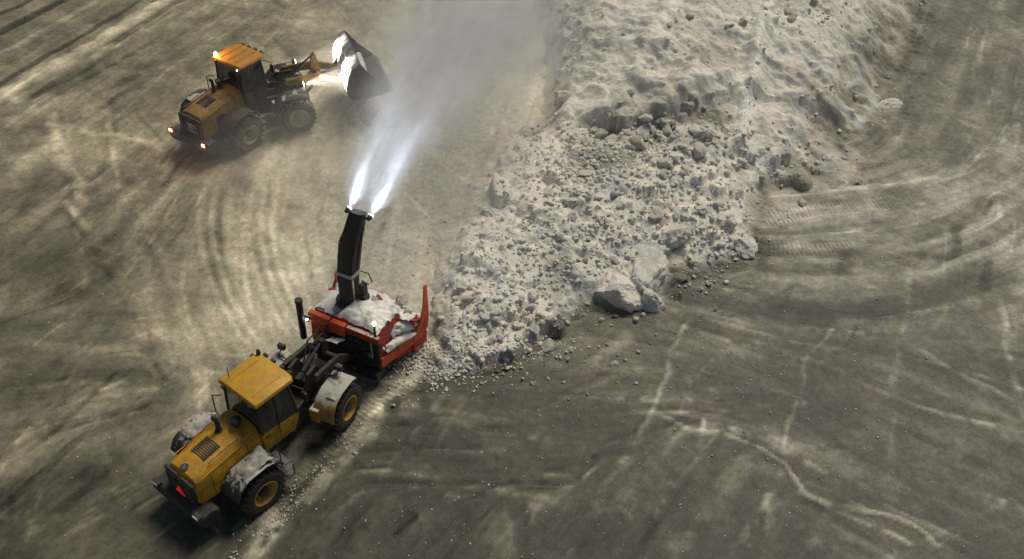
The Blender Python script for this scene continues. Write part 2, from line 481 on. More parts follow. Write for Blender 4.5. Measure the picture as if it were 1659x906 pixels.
stroke([(110, 205), (180, 165), (250, 130)], .4, -22, -.02, .6, .4, broken=.5)
stroke([(80, 170), (90, 220), (100, 255), (130, 310), (140, 340)], .5, 30, .04, .6, .25)
stroke([(60, 200), (160, 215), (270, 245)], .35, 22, .02, .6, .35)
stroke([(0, 320), (60, 250), (120, 200)], .9, 26, .04, .7, .5)
stroke([(-10, 400), (60, 350), (140, 290)], .7, 18, .03, .8, .5)
stroke([(0, 250), (60, 235), (100, 232)], .5, -18, -.02, .8, .4)
stroke([(240, 290), (262, 262), (280, 240)], .22, -34, -.03, .4, .1, broken=.3)
stroke([(255, 315), (275, 285), (300, 255)], .22, -28, -.03, .4, .1, broken=.3)
stroke([(150, 410), (200, 360), (240, 320)], .5, -16, -.02, .8, .4)
# curved wheel ruts left of the blower
for off in (0, 22, 78, 98, 118):
    stroke([(330 + off, 300), (322 + off, 370), (335 + off, 440), (372 + off, 520), (400 + off, 560)], .24, 11, .025, .5, .05)
    stroke([(338 + off, 300), (331 + off, 370), (344 + off, 440), (381 + off, 520), (410 + off, 560)], .2, -11, -.03, .5, .05)
stroke([(230, 380), (250, 430), (275, 500), (282, 540)], .4, -20, -.02, .7, .2)
stroke([(205, 360), (190, 420), (160, 470)], .35, -16, -.02, .7, .3, broken=.3)
stroke([(30, 745), (110, 680), (200, 590)], .22, -24, -.02, .5, .1)
stroke([(0, 670), (110, 560), (150, 500)], .5, -14, -.02, .8, .3, broken=.3)
stroke([(0, 620), (180, 630), (330, 610)], .5, 16, .02, .8, .4, broken=.5)
stroke([(0, 560), (160, 570), (300, 580)], .4, 16, .02, .8, .4, broken=.5)
stroke([(0, 800), (80, 770), (180, 760)], .6, -16, -.01, .8, .5)
# around and behind the front loader: the track it drives in
stroke([(720, 545), (690, 590), (640, 650), (560, 735), (470, 830), (380, 925)], .5, 60, .03, .6, .35, broken=.6)
stroke([(700, 545), (668, 590), (620, 645), (550, 712), (480, 790), (420, 860)], .6, 34, -.03, .5, .12, tread=.35)
stroke([(670, 585), (640, 625), (605, 665)], .14, 25, .03, .4, .05)
stroke([(560, 700), (470, 810), (400, 906)], .2, -20, -.04, .4, .1)
stroke([(470, 810), (430, 860), (395, 915)], .8, 50, .04, .7, .5, broken=.5)
stroke([(520, 700), (470, 790)], .8, -14, -.03, .6, .3)
# thin snow drag lines on the dark concrete, lower middle
for q in ([(640, 662), (730, 668), (840, 690)], [(600, 672), (700, 680), (780, 690)], [(560, 765), (640, 768), (730, 780)], [(600, 750), (660, 755), (720, 760)], [(740, 790), (830, 800), (900, 810)]):
    stroke(q, .26, 32, .015, .7, .25, broken=.6)
stroke([(610, 700), (700, 705), (800, 720)], .9, -14, 0, .8, .4)
stroke([(570, 775), (640, 780), (720, 785)], .25, -20, 0, .7, .2)
for q, wd, g in (([(905, 790), (860, 835), (790, 915)], .85, 44), ([(930, 775), (905, 800), (890, 815)], .3, 26), ([(985, 800), (950, 850), (890, 915)], .45, 40), ([(1245, 800), (1225, 850), (1195, 915)], .4, 40),
                 ([(1160, 820), (1120, 865), (1075, 915)], .6, 40), ([(1020, 740), (985, 780), (960, 815)], .3, 34), ([(1110, 770), (1080, 800), (1040, 860)], .5, 18), ([(740, 800), (700, 850), (660, 910)], .5, 16),
                 ([(640, 790), (600, 840), (560, 900)], .5, 16), ([(1330, 850), (1300, 906)], .4, 20), ([(820, 830), (760, 906)], .4, 16), ([(540, 840), (500, 906)], .5, 14)):
    stroke(q, wd, g, .03, .6, .3, broken=.35)
# joint-like snow ridges over the slab seams, lower right
stroke([(1118, 510), (1095, 555), (1080, 600), (1066, 640), (1055, 668), (1030, 715), (995, 765)], 0.17, 39, .03, 0.65, 0.20, broken=.9)
stroke([(1055, 668), (1090, 682), (1120, 700), (1180, 704), (1222, 722), (1265, 745), (1290, 782), (1320, 805), (1400, 826), (1450, 838), (1500, 868), (1540, 915)], 0.19, 46, .05, 0.55, 0.30, broken=.9)
stroke([(1070, 660), (1105, 672), (1140, 680), (1140, 700), (1120, 702)], 0.14, 36, .03, 0.55, 0.15, broken=.9)
stroke([(1180, 700), (1215, 712), (1262, 738)], .16, -19, -.01, 0.55, 0.15, broken=.9)
stroke([(1355, 530), (1310, 575), (1296, 620), (1280, 670), (1264, 742)], 0.15, 34, .03, 0.65, 0.25, broken=.9)
stroke([(1264, 745), (1245, 800), (1228, 840)], 0.21, 34, .03, 0.65, 0.25, broken=.9)
stroke([(1480, 420), (1465, 500), (1450, 590), (1447, 680), (1435, 790)], 0.24, 25, .02, 0.80, 0.25, broken=.9)
stroke([(1620, 480), (1632, 560), (1648, 640), (1665, 700)], 0.21, 34, .02, 0.75, 0.20, broken=.9)
stroke([(1440, 540), (1530, 590), (1659, 660)], 0.21, 34, .03, 0.65, 0.20, broken=.9)
stroke([(1440, 552), (1530, 604), (1659, 674)], .28, -19, -.02, 0.65, 0.20, broken=.9)
stroke([(1370, 612), (1480, 655), (1570, 680), (1665, 705)], 0.19, 36, .03, 0.65, 0.20, broken=.9)
stroke([(1500, 640), (1580, 672), (1659, 700)], .35, -20, -.02, 0.65, 0.20, broken=.9)
stroke([(1480, 800), (1560, 830), (1665, 868)], 0.21, 21, .02, 0.65, 0.20, broken=.9)
stroke([(1600, 800), (1665, 828)], 0.17, 25, .02, 0.65, 0.20, broken=.9)
stroke([(1060, 470), (1120, 480), (1200, 498), (1300, 508), (1420, 498), (1500, 482), (1580, 460), (1665, 450)], 1.1, -34, -.03, .7, .3)
stroke([(1235, 380), (1240, 410), (1230, 430)], .5, -19, -.02, 0.75, 0.35, broken=.9)
stroke([(1372, 412), (1366, 440), (1372, 455)], .5, -35, -.02, 0.75, 0.35, broken=.9)
stroke([(1470, 438), (1475, 418), (1530, 415), (1548, 398), (1552, 372), (1575, 350), (1620, 315)], .45, -39, -.03, 0.65, 0.35, broken=.9)
stroke([(1590, 466), (1600, 440), (1607, 425)], .35, -35, -.02, 0.65, 0.25, broken=.9)
stroke([(1575, 360), (1612, 314), (1665, 330)], 0.19, 36, .04, 0.55, 0.25, broken=.9)
stroke([(1604, 345), (1614, 325), (1618, 350)], 0.26, 36, .05, 0.55, 0.25, broken=.9)
# tread-marked tyre tracks at the right foot of the pile
for q in ([(1195, 268), (1260, 266), (1330, 262), (1390, 258)], [(1200, 288), (1270, 284), (1340, 278), (1400, 266)], [(1215, 352), (1290, 340), (1370, 330), (1440, 322), (1500, 306), (1560, 270), (1600, 230)],
          [(1215, 366), (1290, 354), (1370, 343), (1440, 335), (1505, 318)], [(1215, 392), (1280, 398), (1340, 398), (1400, 392)], [(1215, 404), (1280, 410), (1330, 408), (1380, 403)]):
    stroke(q, .42, 12, -.02, .5, .06, tread=.55)
stroke([(1225, 322), (1300, 318), (1400, 306), (1480, 296), (1530, 285)], .3, 22, .06, .5, .15)
stroke([(1215, 380), (1300, 376), (1400, 362)], .3, -14, -.02, .6, .15)
# fine scraper and tyre scratches that follow the driving lines, some crossing them
world_dirs = np.array(dp)
for k in range(620):
    u, v = rng.uniform(-60, 1720), rng.uniform(-20, 930)
    x, y = unproj(u, v)[:2]; ln_ = rng.uniform(1.5, 7.5); cross = rng.random() < .22; turn = rng.uniform(.5, 1.3) if cross else rng.normal(0, .07); P_ = [(x, y)]; hx_ = None
    for q_ in range(7):
        i = min(max(int((x - gx[0]) / STEP), 0), len(gx) - 1); j = min(max(int((y - gy[0]) / STEP), 0), len(gy) - 1)
        a_ = ang[j, i] + turn; c_, s_ = math.cos(a_), math.sin(a_)
        if hx_ is not None and c_ * hx_[0] + s_ * hx_[1] < 0: c_, s_ = -c_, -s_
        hx_ = (c_, s_); x += c_ * ln_ / 7; y += s_ * ln_ / 7; P_.append((x, y))
    wd = rng.choice([.10, .13, .18, .28, .45], p=[.3, .25, .2, .15, .1]); pale = rng.random() < .58
    stroke(P_, wd, (rng.uniform(9, 26) if pale else -rng.uniform(8, 20)), .012 if pale else -.012, .6, .12, broken=rng.choice([.25, .5]), world=True)
    if rng.random() < .25:      # the second edge of the same blade or tyre
        o_ = rng.uniform(.25, .5); stroke([(a + o_ * -hx_[1], b_ + o_ * hx_[0]) for a, b_ in P_], wd, (14 if not pale else -12), 0, .6, .12, broken=.4, world=True)
# random loose dark and pale patches
for _ in range(90):
    u, v = rng.uniform(0, 1659), rng.uniform(0, 906)
    p = unproj(u, v); r = rng.uniform(.3, 1.2); a = rng.uniform(0, 3.1)
    q = [(u, v), (u + 60 * math.cos(a) * r, v + 30 * math.sin(a) * r)]
    stroke(q, rng.uniform(.3, 1.1), rng.choice([-14, 12]), .01, 1.0, .6, broken=.5)


def lin(g):
    g = np.clip(g, 12, 200) / 255.0
    return np.where(g < .04045, g / 12.92, ((g + .055) / 1.055) ** 2.4)


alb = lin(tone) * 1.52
# stretch the outer rows and columns so the same sheet runs to the horizon
RX, RY = GX.copy(), GY.copy()


def stretch(A, lo, hi, n, axis):
    k = np.arange(n); t = ((n - k) / n) ** 5 * 900
    sl = [None, None]; sl[1 - axis] = slice(None); sl[axis] = None
    if axis == 1:
        A[:, :n] -= t[None]; A[:, -n:] += t[::-1][None]
    else:
        A[:n] -= t[:, None]; A[-n:] += t[::-1][:, None]


stretch(RX, 0, 0, 14, 1); stretch(RY, 0, 0, 14, 0)

m, n, b = new_mat('packed_snow_and_concrete')
tc = N(n, 'ShaderNodeTexCoord').outputs['Object']
at = N(n, 'ShaderNodeAttribute', attribute_name='cover')
n1 = noise_node(n, 3.6, 12, .78, tc, .3); n2 = noise_node(n, 26, 5, .7, tc); n0 = noise_node(n, .8, 6, .6, tc)
k = mathn(n, 'ADD', mathn(n, 'MULTIPLY', n1.outputs[0], .7), mathn(n, 'MULTIPLY', n2.outputs[0], .38))
k = mathn(n, 'MULTIPLY_ADD', k, 3.1); k.node.inputs[2].default_value = -.67
k = mathn(n, 'MAXIMUM', k, .25)
val = mathn(n, 'MULTIPLY', at.outputs['Fac'], k)
tint = ramp(n, at.outputs['Fac'], [(.05, (1.03, .99, .84)), (.25, (1.03, .99, .85)), (.6, (1.03, .99, .87))]).outputs[0]
gxn = N(n, 'ShaderNodeSeparateXYZ'); n.links.new(tc, gxn.inputs[0])
side = N(n, 'ShaderNodeMapRange'); side.inputs[1].default_value = -14; side.inputs[2].default_value = 9; n.links.new(gxn.outputs[0], side.inputs[0])
tint = mixc(n, side.outputs[0], mixc(n, 1.0, tint, (1.04, 1.0, .84), 'MULTIPLY'), tint)      # yellower on the left part of the apron
tint2 = ramp(n, n0.outputs[0], [(.3, (.97, 1.02, .95)), (.5, (1, 1, 1)), (.7, (1.05, .98, .98))]).outputs[0]
c = mixc(n, 1.0, mixc(n, 1.0, tint, tint2, 'MULTIPLY'), val, 'MULTIPLY')
# pale frost flecks on the dark concrete
sp = noise_node(n, 9, 12, .85, tc)
fl = ramp(n, sp.outputs[0], [(.56, (0, 0, 0)), (.66, (1, 1, 1))]).outputs[0]
c = mixc(n, mathn(n, 'MULTIPLY', fl, .25), c, (.42, .40, .34))
n.links.new(c, b.inputs['Base Color'])
rr = ramp(n, at.outputs['Fac'], [(.04, (.5,) * 3), (.2, (.85,) * 3)]).outputs[0]
n.links.new(rr, b.inputs['Roughness']); b.inputs['Specular IOR Level'].default_value = .25
nb = bump(n, n1.outputs[0], .45, .035, b)
ts = N(n, 'ShaderNodeAttribute', attribute_name='tread_s'); tm = N(n, 'ShaderNodeAttribute', attribute_name='tread_m')
wv = mathn(n, 'MULTIPLY', mathn(n, 'SINE', mathn(n, 'MULTIPLY', ts.outputs['Fac'], 2 * math.pi / .19)), tm.outputs['Fac'])
bump(n, wv, .7, .05, b, nb)
M['ground'] = m
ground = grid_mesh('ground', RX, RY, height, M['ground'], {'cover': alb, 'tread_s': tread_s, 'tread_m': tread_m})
tag(ground, 'snow-streaked concrete apron with wheel ruts and pale ridges', None, None, 'structure')

# ------------------------------------------------------------------ the snow pile
OUT = [(655, 634), (700, 626), (760, 612), (800, 606), (850, 590), (880, 570), (905, 558), (925, 528), (945, 508), (990, 512), (1060, 500), (1088, 480), (1090, 452), (1150, 440), (1222, 414), (1228, 372), (1236, 342), (1330, 312), (1400, 296),
       (1412, 262), (1440, 222), (1478, 182), (1490, 120), (1510, 60), (1530, 0), (1540, -60), (1300, -95), (1050, -95), (930, -60), (885, 10), (880, 110), (870, 200), (790, 240), (740, 310), (712, 370), (690, 425), (688, 470), (692, 520), (684, 570)]
CTRL = [(760, 560, .5), (720, 520, .8), (770, 480, 1.3), (720, 450, .9), (820, 540, .8), (860, 500, 1.2), (740, 400, 1.0), (780, 350, 1.3), (800, 400, 1.9), (850, 330, 2.3), (900, 420, 2.0), (900, 500, .7), (950, 450, 1.3), (960, 360, 2.6), (1000, 420, 1.3), (1060, 400, 1.5),
        (830, 250, 1.0), (890, 240, 1.8), (900, 290, 2.4), (960, 270, 2.9), (1040, 270, 3.0), (1100, 300, 2.5), (1150, 370, 1.1), (1200, 390, .5), (1180, 320, 1.4), (1220, 260, 1.7), (1120, 230, 2.9), (1050, 215, 2.9), (960, 215, 2.5), (1180, 200, 2.9),
        (930, 170, 2.6), (1000, 165, 3.8), (1060, 168, 4.0), (1150, 150, 4.1), (1200, 140, 4.0), (950, 100, 3.9), (1050, 110, 4.6), (1130, 80, 5.0), (1230, 120, 4.0), (1300, 100, 3.7), (1400, 90, 2.9), (1450, 100, 1.6), (1300, 200, 2.3), (1380, 180, 2.0), (1430, 170, 1.0),
        (1350, 245, 1.0), (1270, 290, .7), (1000, 30, 5.2), (1100, 10, 5.5), (1200, 40, 5.2), (1300, 20, 4.8), (1420, 10, 3.4), (910, 60, 2.6), (930, 20, 3.0), (1480, 30, 2.0), (1200, -40, 5.5), (1400, -40, 3.5), (1000, -50, 4.5), (895, 150, 1.2)]
ZK = .56
pts = [(*unproj(u, v)[:2], 0.0) for u, v in OUT] + [tuple(unproj(u, v, ZK * z)) for u, v, z in CTRL]
pts = np.array(pts)
PS = 0.065
px_ = np.arange(-7.5, 27, PS); py_ = np.arange(21.5, 66, PS)
QX, QY = np.meshgrid(px_, py_)


def tps_fit(P, lam=.02):
    n_ = len(P); d = np.hypot(P[:, None, 0] - P[None, :, 0], P[:, None, 1] - P[None, :, 1])
    K = np.where(d > 0, d * d * np.log(d + 1e-12), 0) + lam * np.eye(n_)
    A = np.zeros((n_ + 3, n_ + 3)); A[:n_, :n_] = K; A[:n_, n_] = 1; A[:n_, n_ + 1:] = P[:, :2]; A[n_, :n_] = 1; A[n_ + 1:, :n_] = P[:, :2].T
    return np.linalg.solve(A, np.r_[P[:, 2], 0, 0, 0])


wts = tps_fit(pts)
pcx = np.linspace(px_[0], px_[-1], 180); pcy = np.linspace(py_[0], py_[-1], 230); PCX, PCY = np.meshgrid(pcx, pcy)
acc = wts[-3] + wts[-2] * PCX + wts[-1] * PCY
for (x, y, _), wk in zip(pts, wts[:-3]):
    d = (PCX - x) ** 2 + (PCY - y) ** 2; acc = acc + wk * .5 * d * np.log(d + 1e-12)
base = upsample(acc, QX.shape)
poly = [tuple(unproj(u, v)[:2]) for u, v in OUT]; poly.append(poly[0])


def inside(X, Y, P):
    c_ = np.zeros(X.shape, bool)
    for (x0, y0), (x1, y1) in zip(P[:-1], P[1:]):
        if y0 == y1: continue
        c_ ^= ((y0 > Y) != (y1 > Y)) & (X < (x1 - x0) * (Y - y0) / (y1 - y0) + x0)
    return c_


wobx = PCX + 1.1 * fbm(PCX * .7, PCY * .7, 5); woby = PCY + 1.1 * fbm(PCX * .7, PCY * .7, 6)
dd, _, _ = seg_dist(wobx, woby, poly); sd = upsample(np.where(inside(wobx, woby, poly), dd, -dd), QX.shape)
lw = upsample(1.0 + .5 * sstep(27, 30, PCY) * (1 - sstep(36, 40, PCY)) * (1 - sstep(1, 6, PCX)) + 4.0 * sstep(9, 15, PCX), QX.shape)
H = np.clip(base, 0.12, 7) * sstep(0, 1, (sd + .15) / (lw + .25))


def img_blob(u, v, z, ru, rv):
    """soft world-space spot centred where pixel (u, v) meets height z; radii in pixels"""
    z = z * ZK; c0 = unproj(u, v, z); rx = abs(unproj(u + ru, v, z)[0] - c0[0]); ry = abs(unproj(u, v + rv, z)[1] - c0[1])
    return np.exp(-(((QX - c0[0]) / rx) ** 2 + ((QY - c0[1]) / ry) ** 2))


# how rough the surface is: bulldozed blocks low down, ploughed smooth slabs above
smoothz = np.clip(sum(img_blob(*q) for q in ((1000, 100, 4.4, 90, 60), (1100, 100, 4.6, 100, 60), (1300, 110, 3.8, 130, 60), (1350, 200, 2, 60, 45), (1420, 80, 3, 50, 70), (800, 290, 1, 50, 50), (850, 200, 1, 40, 40), (730, 400, .8, 20, 60))), 0, 1)
rough = 1 - .8 * smoothz
rdg = (.5 - np.abs(fbm(QX * 1.1 + .4 * QY, QY * .8, 81, 5))) ** 2
rdg2 = (.5 - np.abs(fbm(QX * 3.2, QY * 3.2, 83, 5))) ** 2
H += sstep(.1, .8, sd) * sstep(.1, 1.8, sd) * ((.6 * rough + .25) * rdg - .15 + .35 * fbm(QX * .5, QY * .5, 41)) + (rough * .26 * rdg2 - .04 + rough * .30 * fbm(QX * 1.5, QY * 1.5, 43) + .09 * (.25 + rough) * fbm(QX * 5, QY * 5, 45))
# scraped slab edges on the upper bench
for q, dh, wd in (([(1255, 12), (1228, 70), (1222, 120), (1212, 160), (1206, 205)], .55, .40), ([(1090, 10), (1060, 60), (1030, 110), (1012, 160)], .30, .45), ([(1140, 90), (1120, 130), (1105, 170)], .28, .35),
                  ([(1260, 150), (1320, 130), (1380, 140)], .2, .5), ([(1400, 60), (1420, 110), (1440, 150)], .25, .5), ([(960, 60), (930, 110), (915, 160)], .35, .5), ([(1180, 130), (1120, 150), (1040, 175)], .3, .3)):
    L = smooth_line(q, 4.0 * ZK); dh *= .9; d, S, side = seg_dist(QX + .3 * fbm(QX, QY, 8), QY + .3 * fbm(QX, QY, 9), L)
    H += dh * np.exp(-(d / wd) ** 2)
# the steep broken face between the bench and the rubble (dark, facing the camera)
cut = smooth_line([(905, 165), (935, 175), (985, 178), (1040, 186), (1075, 180), (1120, 172), (1165, 166), (1205, 150)], 3.4 * ZK)
d, S, side = seg_dist(QX + .5 * fbm(QX * 1.3, QY * 1.3, 28), QY + .5 * fbm(QX * 1.3, QY * 1.3, 29), cut)
d *= np.where(QY < np.interp(QX, [p[0] for p in cut], [p[1] for p in cut]), 1, -1)
H += np.where(np.abs(d) < 2.4, np.where(d > 0, -.5 * sstep(0, .5, d) * (1 - sstep(.5, 2.0, d)), .2 * (1 - sstep(0, 2.0, -d))), 0) * np.clip(.7 + 2.5 * fbm(QX * .8, QY * .8, 71), .1, 1.3)
H += smoothz * sstep(.3, 1.5, sd) * (.22 * np.tanh(9 * fbm(QX * .45 + .3 * QY, QY * .6, 101, 6)) + .11 * np.tanh(9 * fbm(QX * 1.3, QY * 1.3 + .5 * QX, 103, 5)))
H += .05 * smoothz * (.5 - np.abs(fbm(QX * 2.6 + QY * 1.2, QY * .5 - QX * .25, 107, 5))) ** 2 * 3 + smoothz * (.14 * (.5 - np.abs(fbm(QX * 1.9, QY * 2.3, 113, 6))) ** 2 + .08 * fbm(QX * 3.3, QY * 3.3, 109, 5))
H0 = H.copy()


def clods(num, zones, rmin, rmax, power=2.5, flat=.8):
    """press faceted lumps into the height field"""
    global H
    wz = np.array([z[5] for z in zones], float); wz /= wz.sum()
    pick = rng.choice(len(zones), num, p=wz)
    for zi in pick:
        u0, v0, su, sv, zh, _ = zones[zi]
        for _t in range(3):
            u = rng.normal(u0, su); v = rng.normal(v0, sv); p = unproj(u, v, zh * ZK)
            i = int((p[0] - px_[0]) / PS); j = int((p[1] - py_[0]) / PS)
            if 8 < i < len(px_) - 8 and 8 < j < len(py_) - 8 and sd[j, i] > .05: break
        else: continue
        r = rmin + (rmax - rmin) * rng.random() ** power
        rr_ = int(r * 1.5 / PS) + 1
        j0, j1, i0, i1 = max(j - rr_, 0), j + rr_ + 1, max(i - rr_, 0), i + rr_ + 1
        X = QX[j0:j1, i0:i1] - p[0]; Y = QY[j0:j1, i0:i1] - p[1]
        a = rng.uniform(0, 3.14); ca, sa = math.cos(a), math.sin(a)
        x = (ca * X + sa * Y) / r; y = (-sa * X + ca * Y) / (r * rng.uniform(.6, 1))
        top = 1e9
        for kf in range(rng.integers(4, 7)):
            b_ = rng.uniform(0, 6.28); sl_ = rng.uniform(.8, 2.4)
            top = np.minimum(top, sl_ * (rng.uniform(.7, 1.0) - (math.cos(b_) * x + math.sin(b_) * y)))
        b_ = rng.uniform(0, 6.28); tl = rng.uniform(0, .5)
        top = np.minimum(top, flat * rng.uniform(.6, 1.1) + tl * (math.cos(b_) * x + math.sin(b_) * y))
        top = np.where(x * x + y * y < 1.25, top, 0)
        g = H[j, i] - .2 * r + r * .6 * top
        blk = H[j0:j1, i0:i1]
        H[j0:j1, i0:i1] = np.where((top > 0), np.maximum(blk, np.minimum(g, blk + r * 1.1)), blk)


ZA = [(1030, 230, 75, 25, 2.9, 2), (950, 280, 45, 25, 2.6, 1.5), (1120, 250, 70, 40, 2.6, 1.2), (1100, 330, 70, 45, 1.9, 1.6), (980, 370, 60, 50, 2.2, 1.8), (830, 440, 65, 60, 1.6, 2.6), (780, 540, 60, 35, .7, 1.6), (1150, 390, 45, 25, .9, 1),
      (870, 330, 45, 40, 2.2, .8), (900, 240, 50, 20, 1.9, .6), (1300, 25, 100, 16, 4.6, .35), (1100, 100, 120, 55, 4.4, .55), (1320, 120, 90, 60, 3.4, .45), (930, 50, 20, 40, 3.0, .4), (1280, 260, 50, 20, 1.4, .5)]
clods(520, ZA, .18, .8, 3.0, .6)
clods(1100, ZA, .10, .28, 2.2, .6)
clods(1500, ZA, .06, .13, 1.2)
H += .035 * sstep(.1, .6, sd) * fbm(QX * 9, QY * 9, 47, 3) * (.3 + rough)
H -= .03 * (sd < .25)
dirt_shade = np.clip(.9 * sum(img_blob(*q) for q in ((930, 25, 3.0, 38, 45), (1045, 200, 3.0, 60, 16), (1150, 185, 3.2, 55, 14), (960, 255, 2.6, 40, 26), (1080, 225, 2.8, 70, 18), (985, 275, 2.6, 45, 22), (1260, 3, 5, 55, 9), (1120, 5, 5.2, 40, 9), (905, 440, 1.9, 25, 30), (840, 300, 1.6, 12, 10))) *
               (.45 + 1.8 * (fbm(QX * 1.4, QY * 1.4, 61) + .18)), 0, .85)  # real dirt, with shade of the dark band and gaps painted in
dirt_shade = np.clip(.85 * dirt_shade + .22 * np.clip(fbm(QX * .5, QY * .5, 63) * 2.2 - .12, 0, 1) * rough, 0, .9)
ii = np.clip(((QX - gx[0]) / STEP).astype(int), 0, len(gx) - 1); jj = np.clip(((QY - gy[0]) / STEP).astype(int), 0, len(gy) - 1)
pale = np.zeros(QX.shape)
for q, wd in (([(1258, 0), (1232, 60), (1222, 120), (1212, 160), (1204, 212)], .5), ([(1110, 10), (1075, 60), (1060, 90)], .3), ([(1480, 120), (1440, 190), (1380, 250), (1290, 280)], 1.3), ([(1440, 110), (1400, 150)], .6)):
    d, _, _ = seg_dist(QX + .35 * fbm(QX, QY, 8), QY + .35 * fbm(QX, QY, 9), smooth_line(q, 1.8)); pale = np.maximum(pale, np.exp(-(d / wd) ** 2))
pale = sstep(.3, 1.8, sd) * np.clip(pale * (.7 + 1.2 * fbm(QX * 1.5, QY * 1.5, 111)), 0, 1)
dirt_shade = np.clip(dirt_shade + .28 * smoothz * sstep(.02, .14, fbm(QX * .32, QY * .45, 121, 6)) + .15 * smoothz * np.clip(3 * fbm(QX * 1.6, QY * 1.6, 123, 5), 0, 1), 0, .9) * (1 - pale)
under = alb[jj, ii]                     # thin feathered rim takes the tone of the packed snow it lies on
rim_ = 1 - sstep(.10, 1.0, sd / lw + .9 * fbm(QX * .9, QY * .9, 65))
pile = grid_mesh('snow_pile', QX, QY, H, M['pile'], {'dirt': dirt_shade, 'under': under, 'rim': rim_ * (1 - .7 * pale), 'pale': pale}, mask=(sd > -.12) & (H > -.02))
tag(pile, 'huge bulldozed heap of broken snow in front of the snow blower', 'snow pile')


def h_at(x, y):
    i = (x - px_[0]) / PS; j = (y - py_[0]) / PS
    if 0 <= i < len(px_) - 1 and 0 <= j < len(py_) - 1: return max(float(H[int(j), int(i)]), 0.0)
    return 0.0


def on_surface(u, v, z0=1.0):
    z = z0
    for _ in range(14): p = unproj(u, v, z); z = .5 * z + .5 * h_at(p[0], p[1])
    return p[0], p[1], h_at(p[0], p[1])


# ------------------------------------------------------------------ broken snow chunks
def chunk_data(seed, sub, ncut, rnd=.1):
    r_ = np.random.default_rng(seed); bm = bmesh.new(); bmesh.ops.create_icosphere(bm, subdivisions=sub, radius=1)
    cuts = []
    for _ in range(ncut):
        a = r_.normal(size=3); a /= np.linalg.norm(a); cuts.append((Vector(a), r_.uniform(.5, .85)))
    sc = Vector((1, r_.uniform(.65, .95), r_.uniform(.55, .85))); off = Vector(r_.uniform(0, 50, 3))
    for v in bm.verts:
        p = v.co.copy()
        for a, d in cuts:
            q = p.dot(a)
            if q > d: p -= a * (q - d)
        p *= 1 + rnd * 2.2 * mnoise.fractal(p * 1.9 + off, .8, 2.0, 5)
        v.co = Vector((p.x * sc.x, p.y * sc.y, p.z * sc.z))
    return bm


def chunk_mesh(seed, sub, ncut, mat):
    bm = chunk_data(seed, sub, ncut); me = bpy.data.meshes.new('snow_chunk'); bm.to_mesh(me); bm.free(); me.materials.append(M[mat])
    me.shade_smooth(); me.set_sharp_from_angle(angle=math.radians(38))
    return me


big = {k: [chunk_mesh(100 + i, 5, 7, k) for i in range(4)] for k in ('chunk', 'chunk_grey')}
small = {k: [chunk_mesh(200 + i, 3, 6, k) for i in range(7)] for k in ('chunk', 'chunk_grey', 'chunk_dark')}


def place_chunk(me, x, y, z, s, label, group=None, rot=None, name='snow_chunk', cat='snow chunk', sink=.25, sc=(1, 1, 1)):
    o = bpy.data.objects.new(name, me); COL.objects.link(o)
    o.location = (x, y, z + s * sc[2] * (.6 - sink)); o.scale = (s * sc[0], s * sc[1], s * sc[2])
    o.rotation_euler = rot or (random.uniform(-.5, .5), random.uniform(-.5, .5), random.uniform(0, 6.28))
    tag(o, label, cat, group); return o


BIG = [  # u, v, radius, material, label, squash
 (1002, 474, 1.25, 'chunk', 'largest pale snow boulder with a flat front at the foot of the pile', (1, .9, .95)),
 (1042, 446, 1.2, 'chunk', 'smooth rounded snow boulder leaning behind the largest one at the foot of the pile', (1.1, .8, .8)),
 (1052, 494, .75, 'chunk', 'small upright snow lump in front of the pair of big boulders', (.8, .8, 1.1)),
 (1093, 382, .95, 'chunk', 'wide grey-sided snow block low on the right of the pile', (1, .9, .8)),
 (1204, 398, .72, 'chunk_grey', 'brown-grey snow block with a dark hollow at the right foot of the pile', (.9, .9, 1)),
 (928, 218, .62, 'chunk_grey', 'flat pale grey ice block at the left end of the dark band', (1.2, .8, .6)),
 (1098, 222, .6, 'chunk_grey', 'blue-grey ice block in the middle of the dark band', (1.1, .9, .8)),
 (1142, 218, .55, 'chunk', 'pinkish snow block beside the blue-grey one in the dark band', (1, 1, .8)),
 (838, 298, .5, 'chunk', 'snow block with a black gap under it on the left shoulder of the pile', (1, .8, .8)),
 (912, 160, .6, 'chunk', 'rounded snow boulder at the left edge of the upper bench', (.8, .9, 1)),
 (1440, 168, .75, 'chunk', 'low round snow lump at the far right edge of the pile', (1.1, 1, .5)),
 (1300, 330, .3, 'chunk', 'snow lump beside the curved tread marks', (1, 1, .8)),
 (998, 588, .13, 'chunk', 'brightest white lump lying alone on the dark apron', (1, 1, .9)),
 (889, 560, .36, 'chunk_dark', 'dark dirty lump at the lower right tip of the rubble', (1, 1, .7)),
 (800, 345, .5, 'chunk_grey', 'grey slanting snow block on the left slope of the pile', (1.2, .8, .6))]
for i, (u, v, r, mt, lab, sq) in enumerate(BIG):
    x, y, z = on_surface(u, v)
    me = big[mt][i % 4] if mt in big else small[mt][i % 7]
    place_chunk(me, x, y, z - .28 * r, r, lab, None, (0.15 * math.sin(i * 2.1), .15 * math.cos(i * 1.7), i * 1.3), sc=sq, name='snow_boulder' if r > .45 else 'snow_chunk', cat='snow boulder' if r > .45 else 'snow chunk')

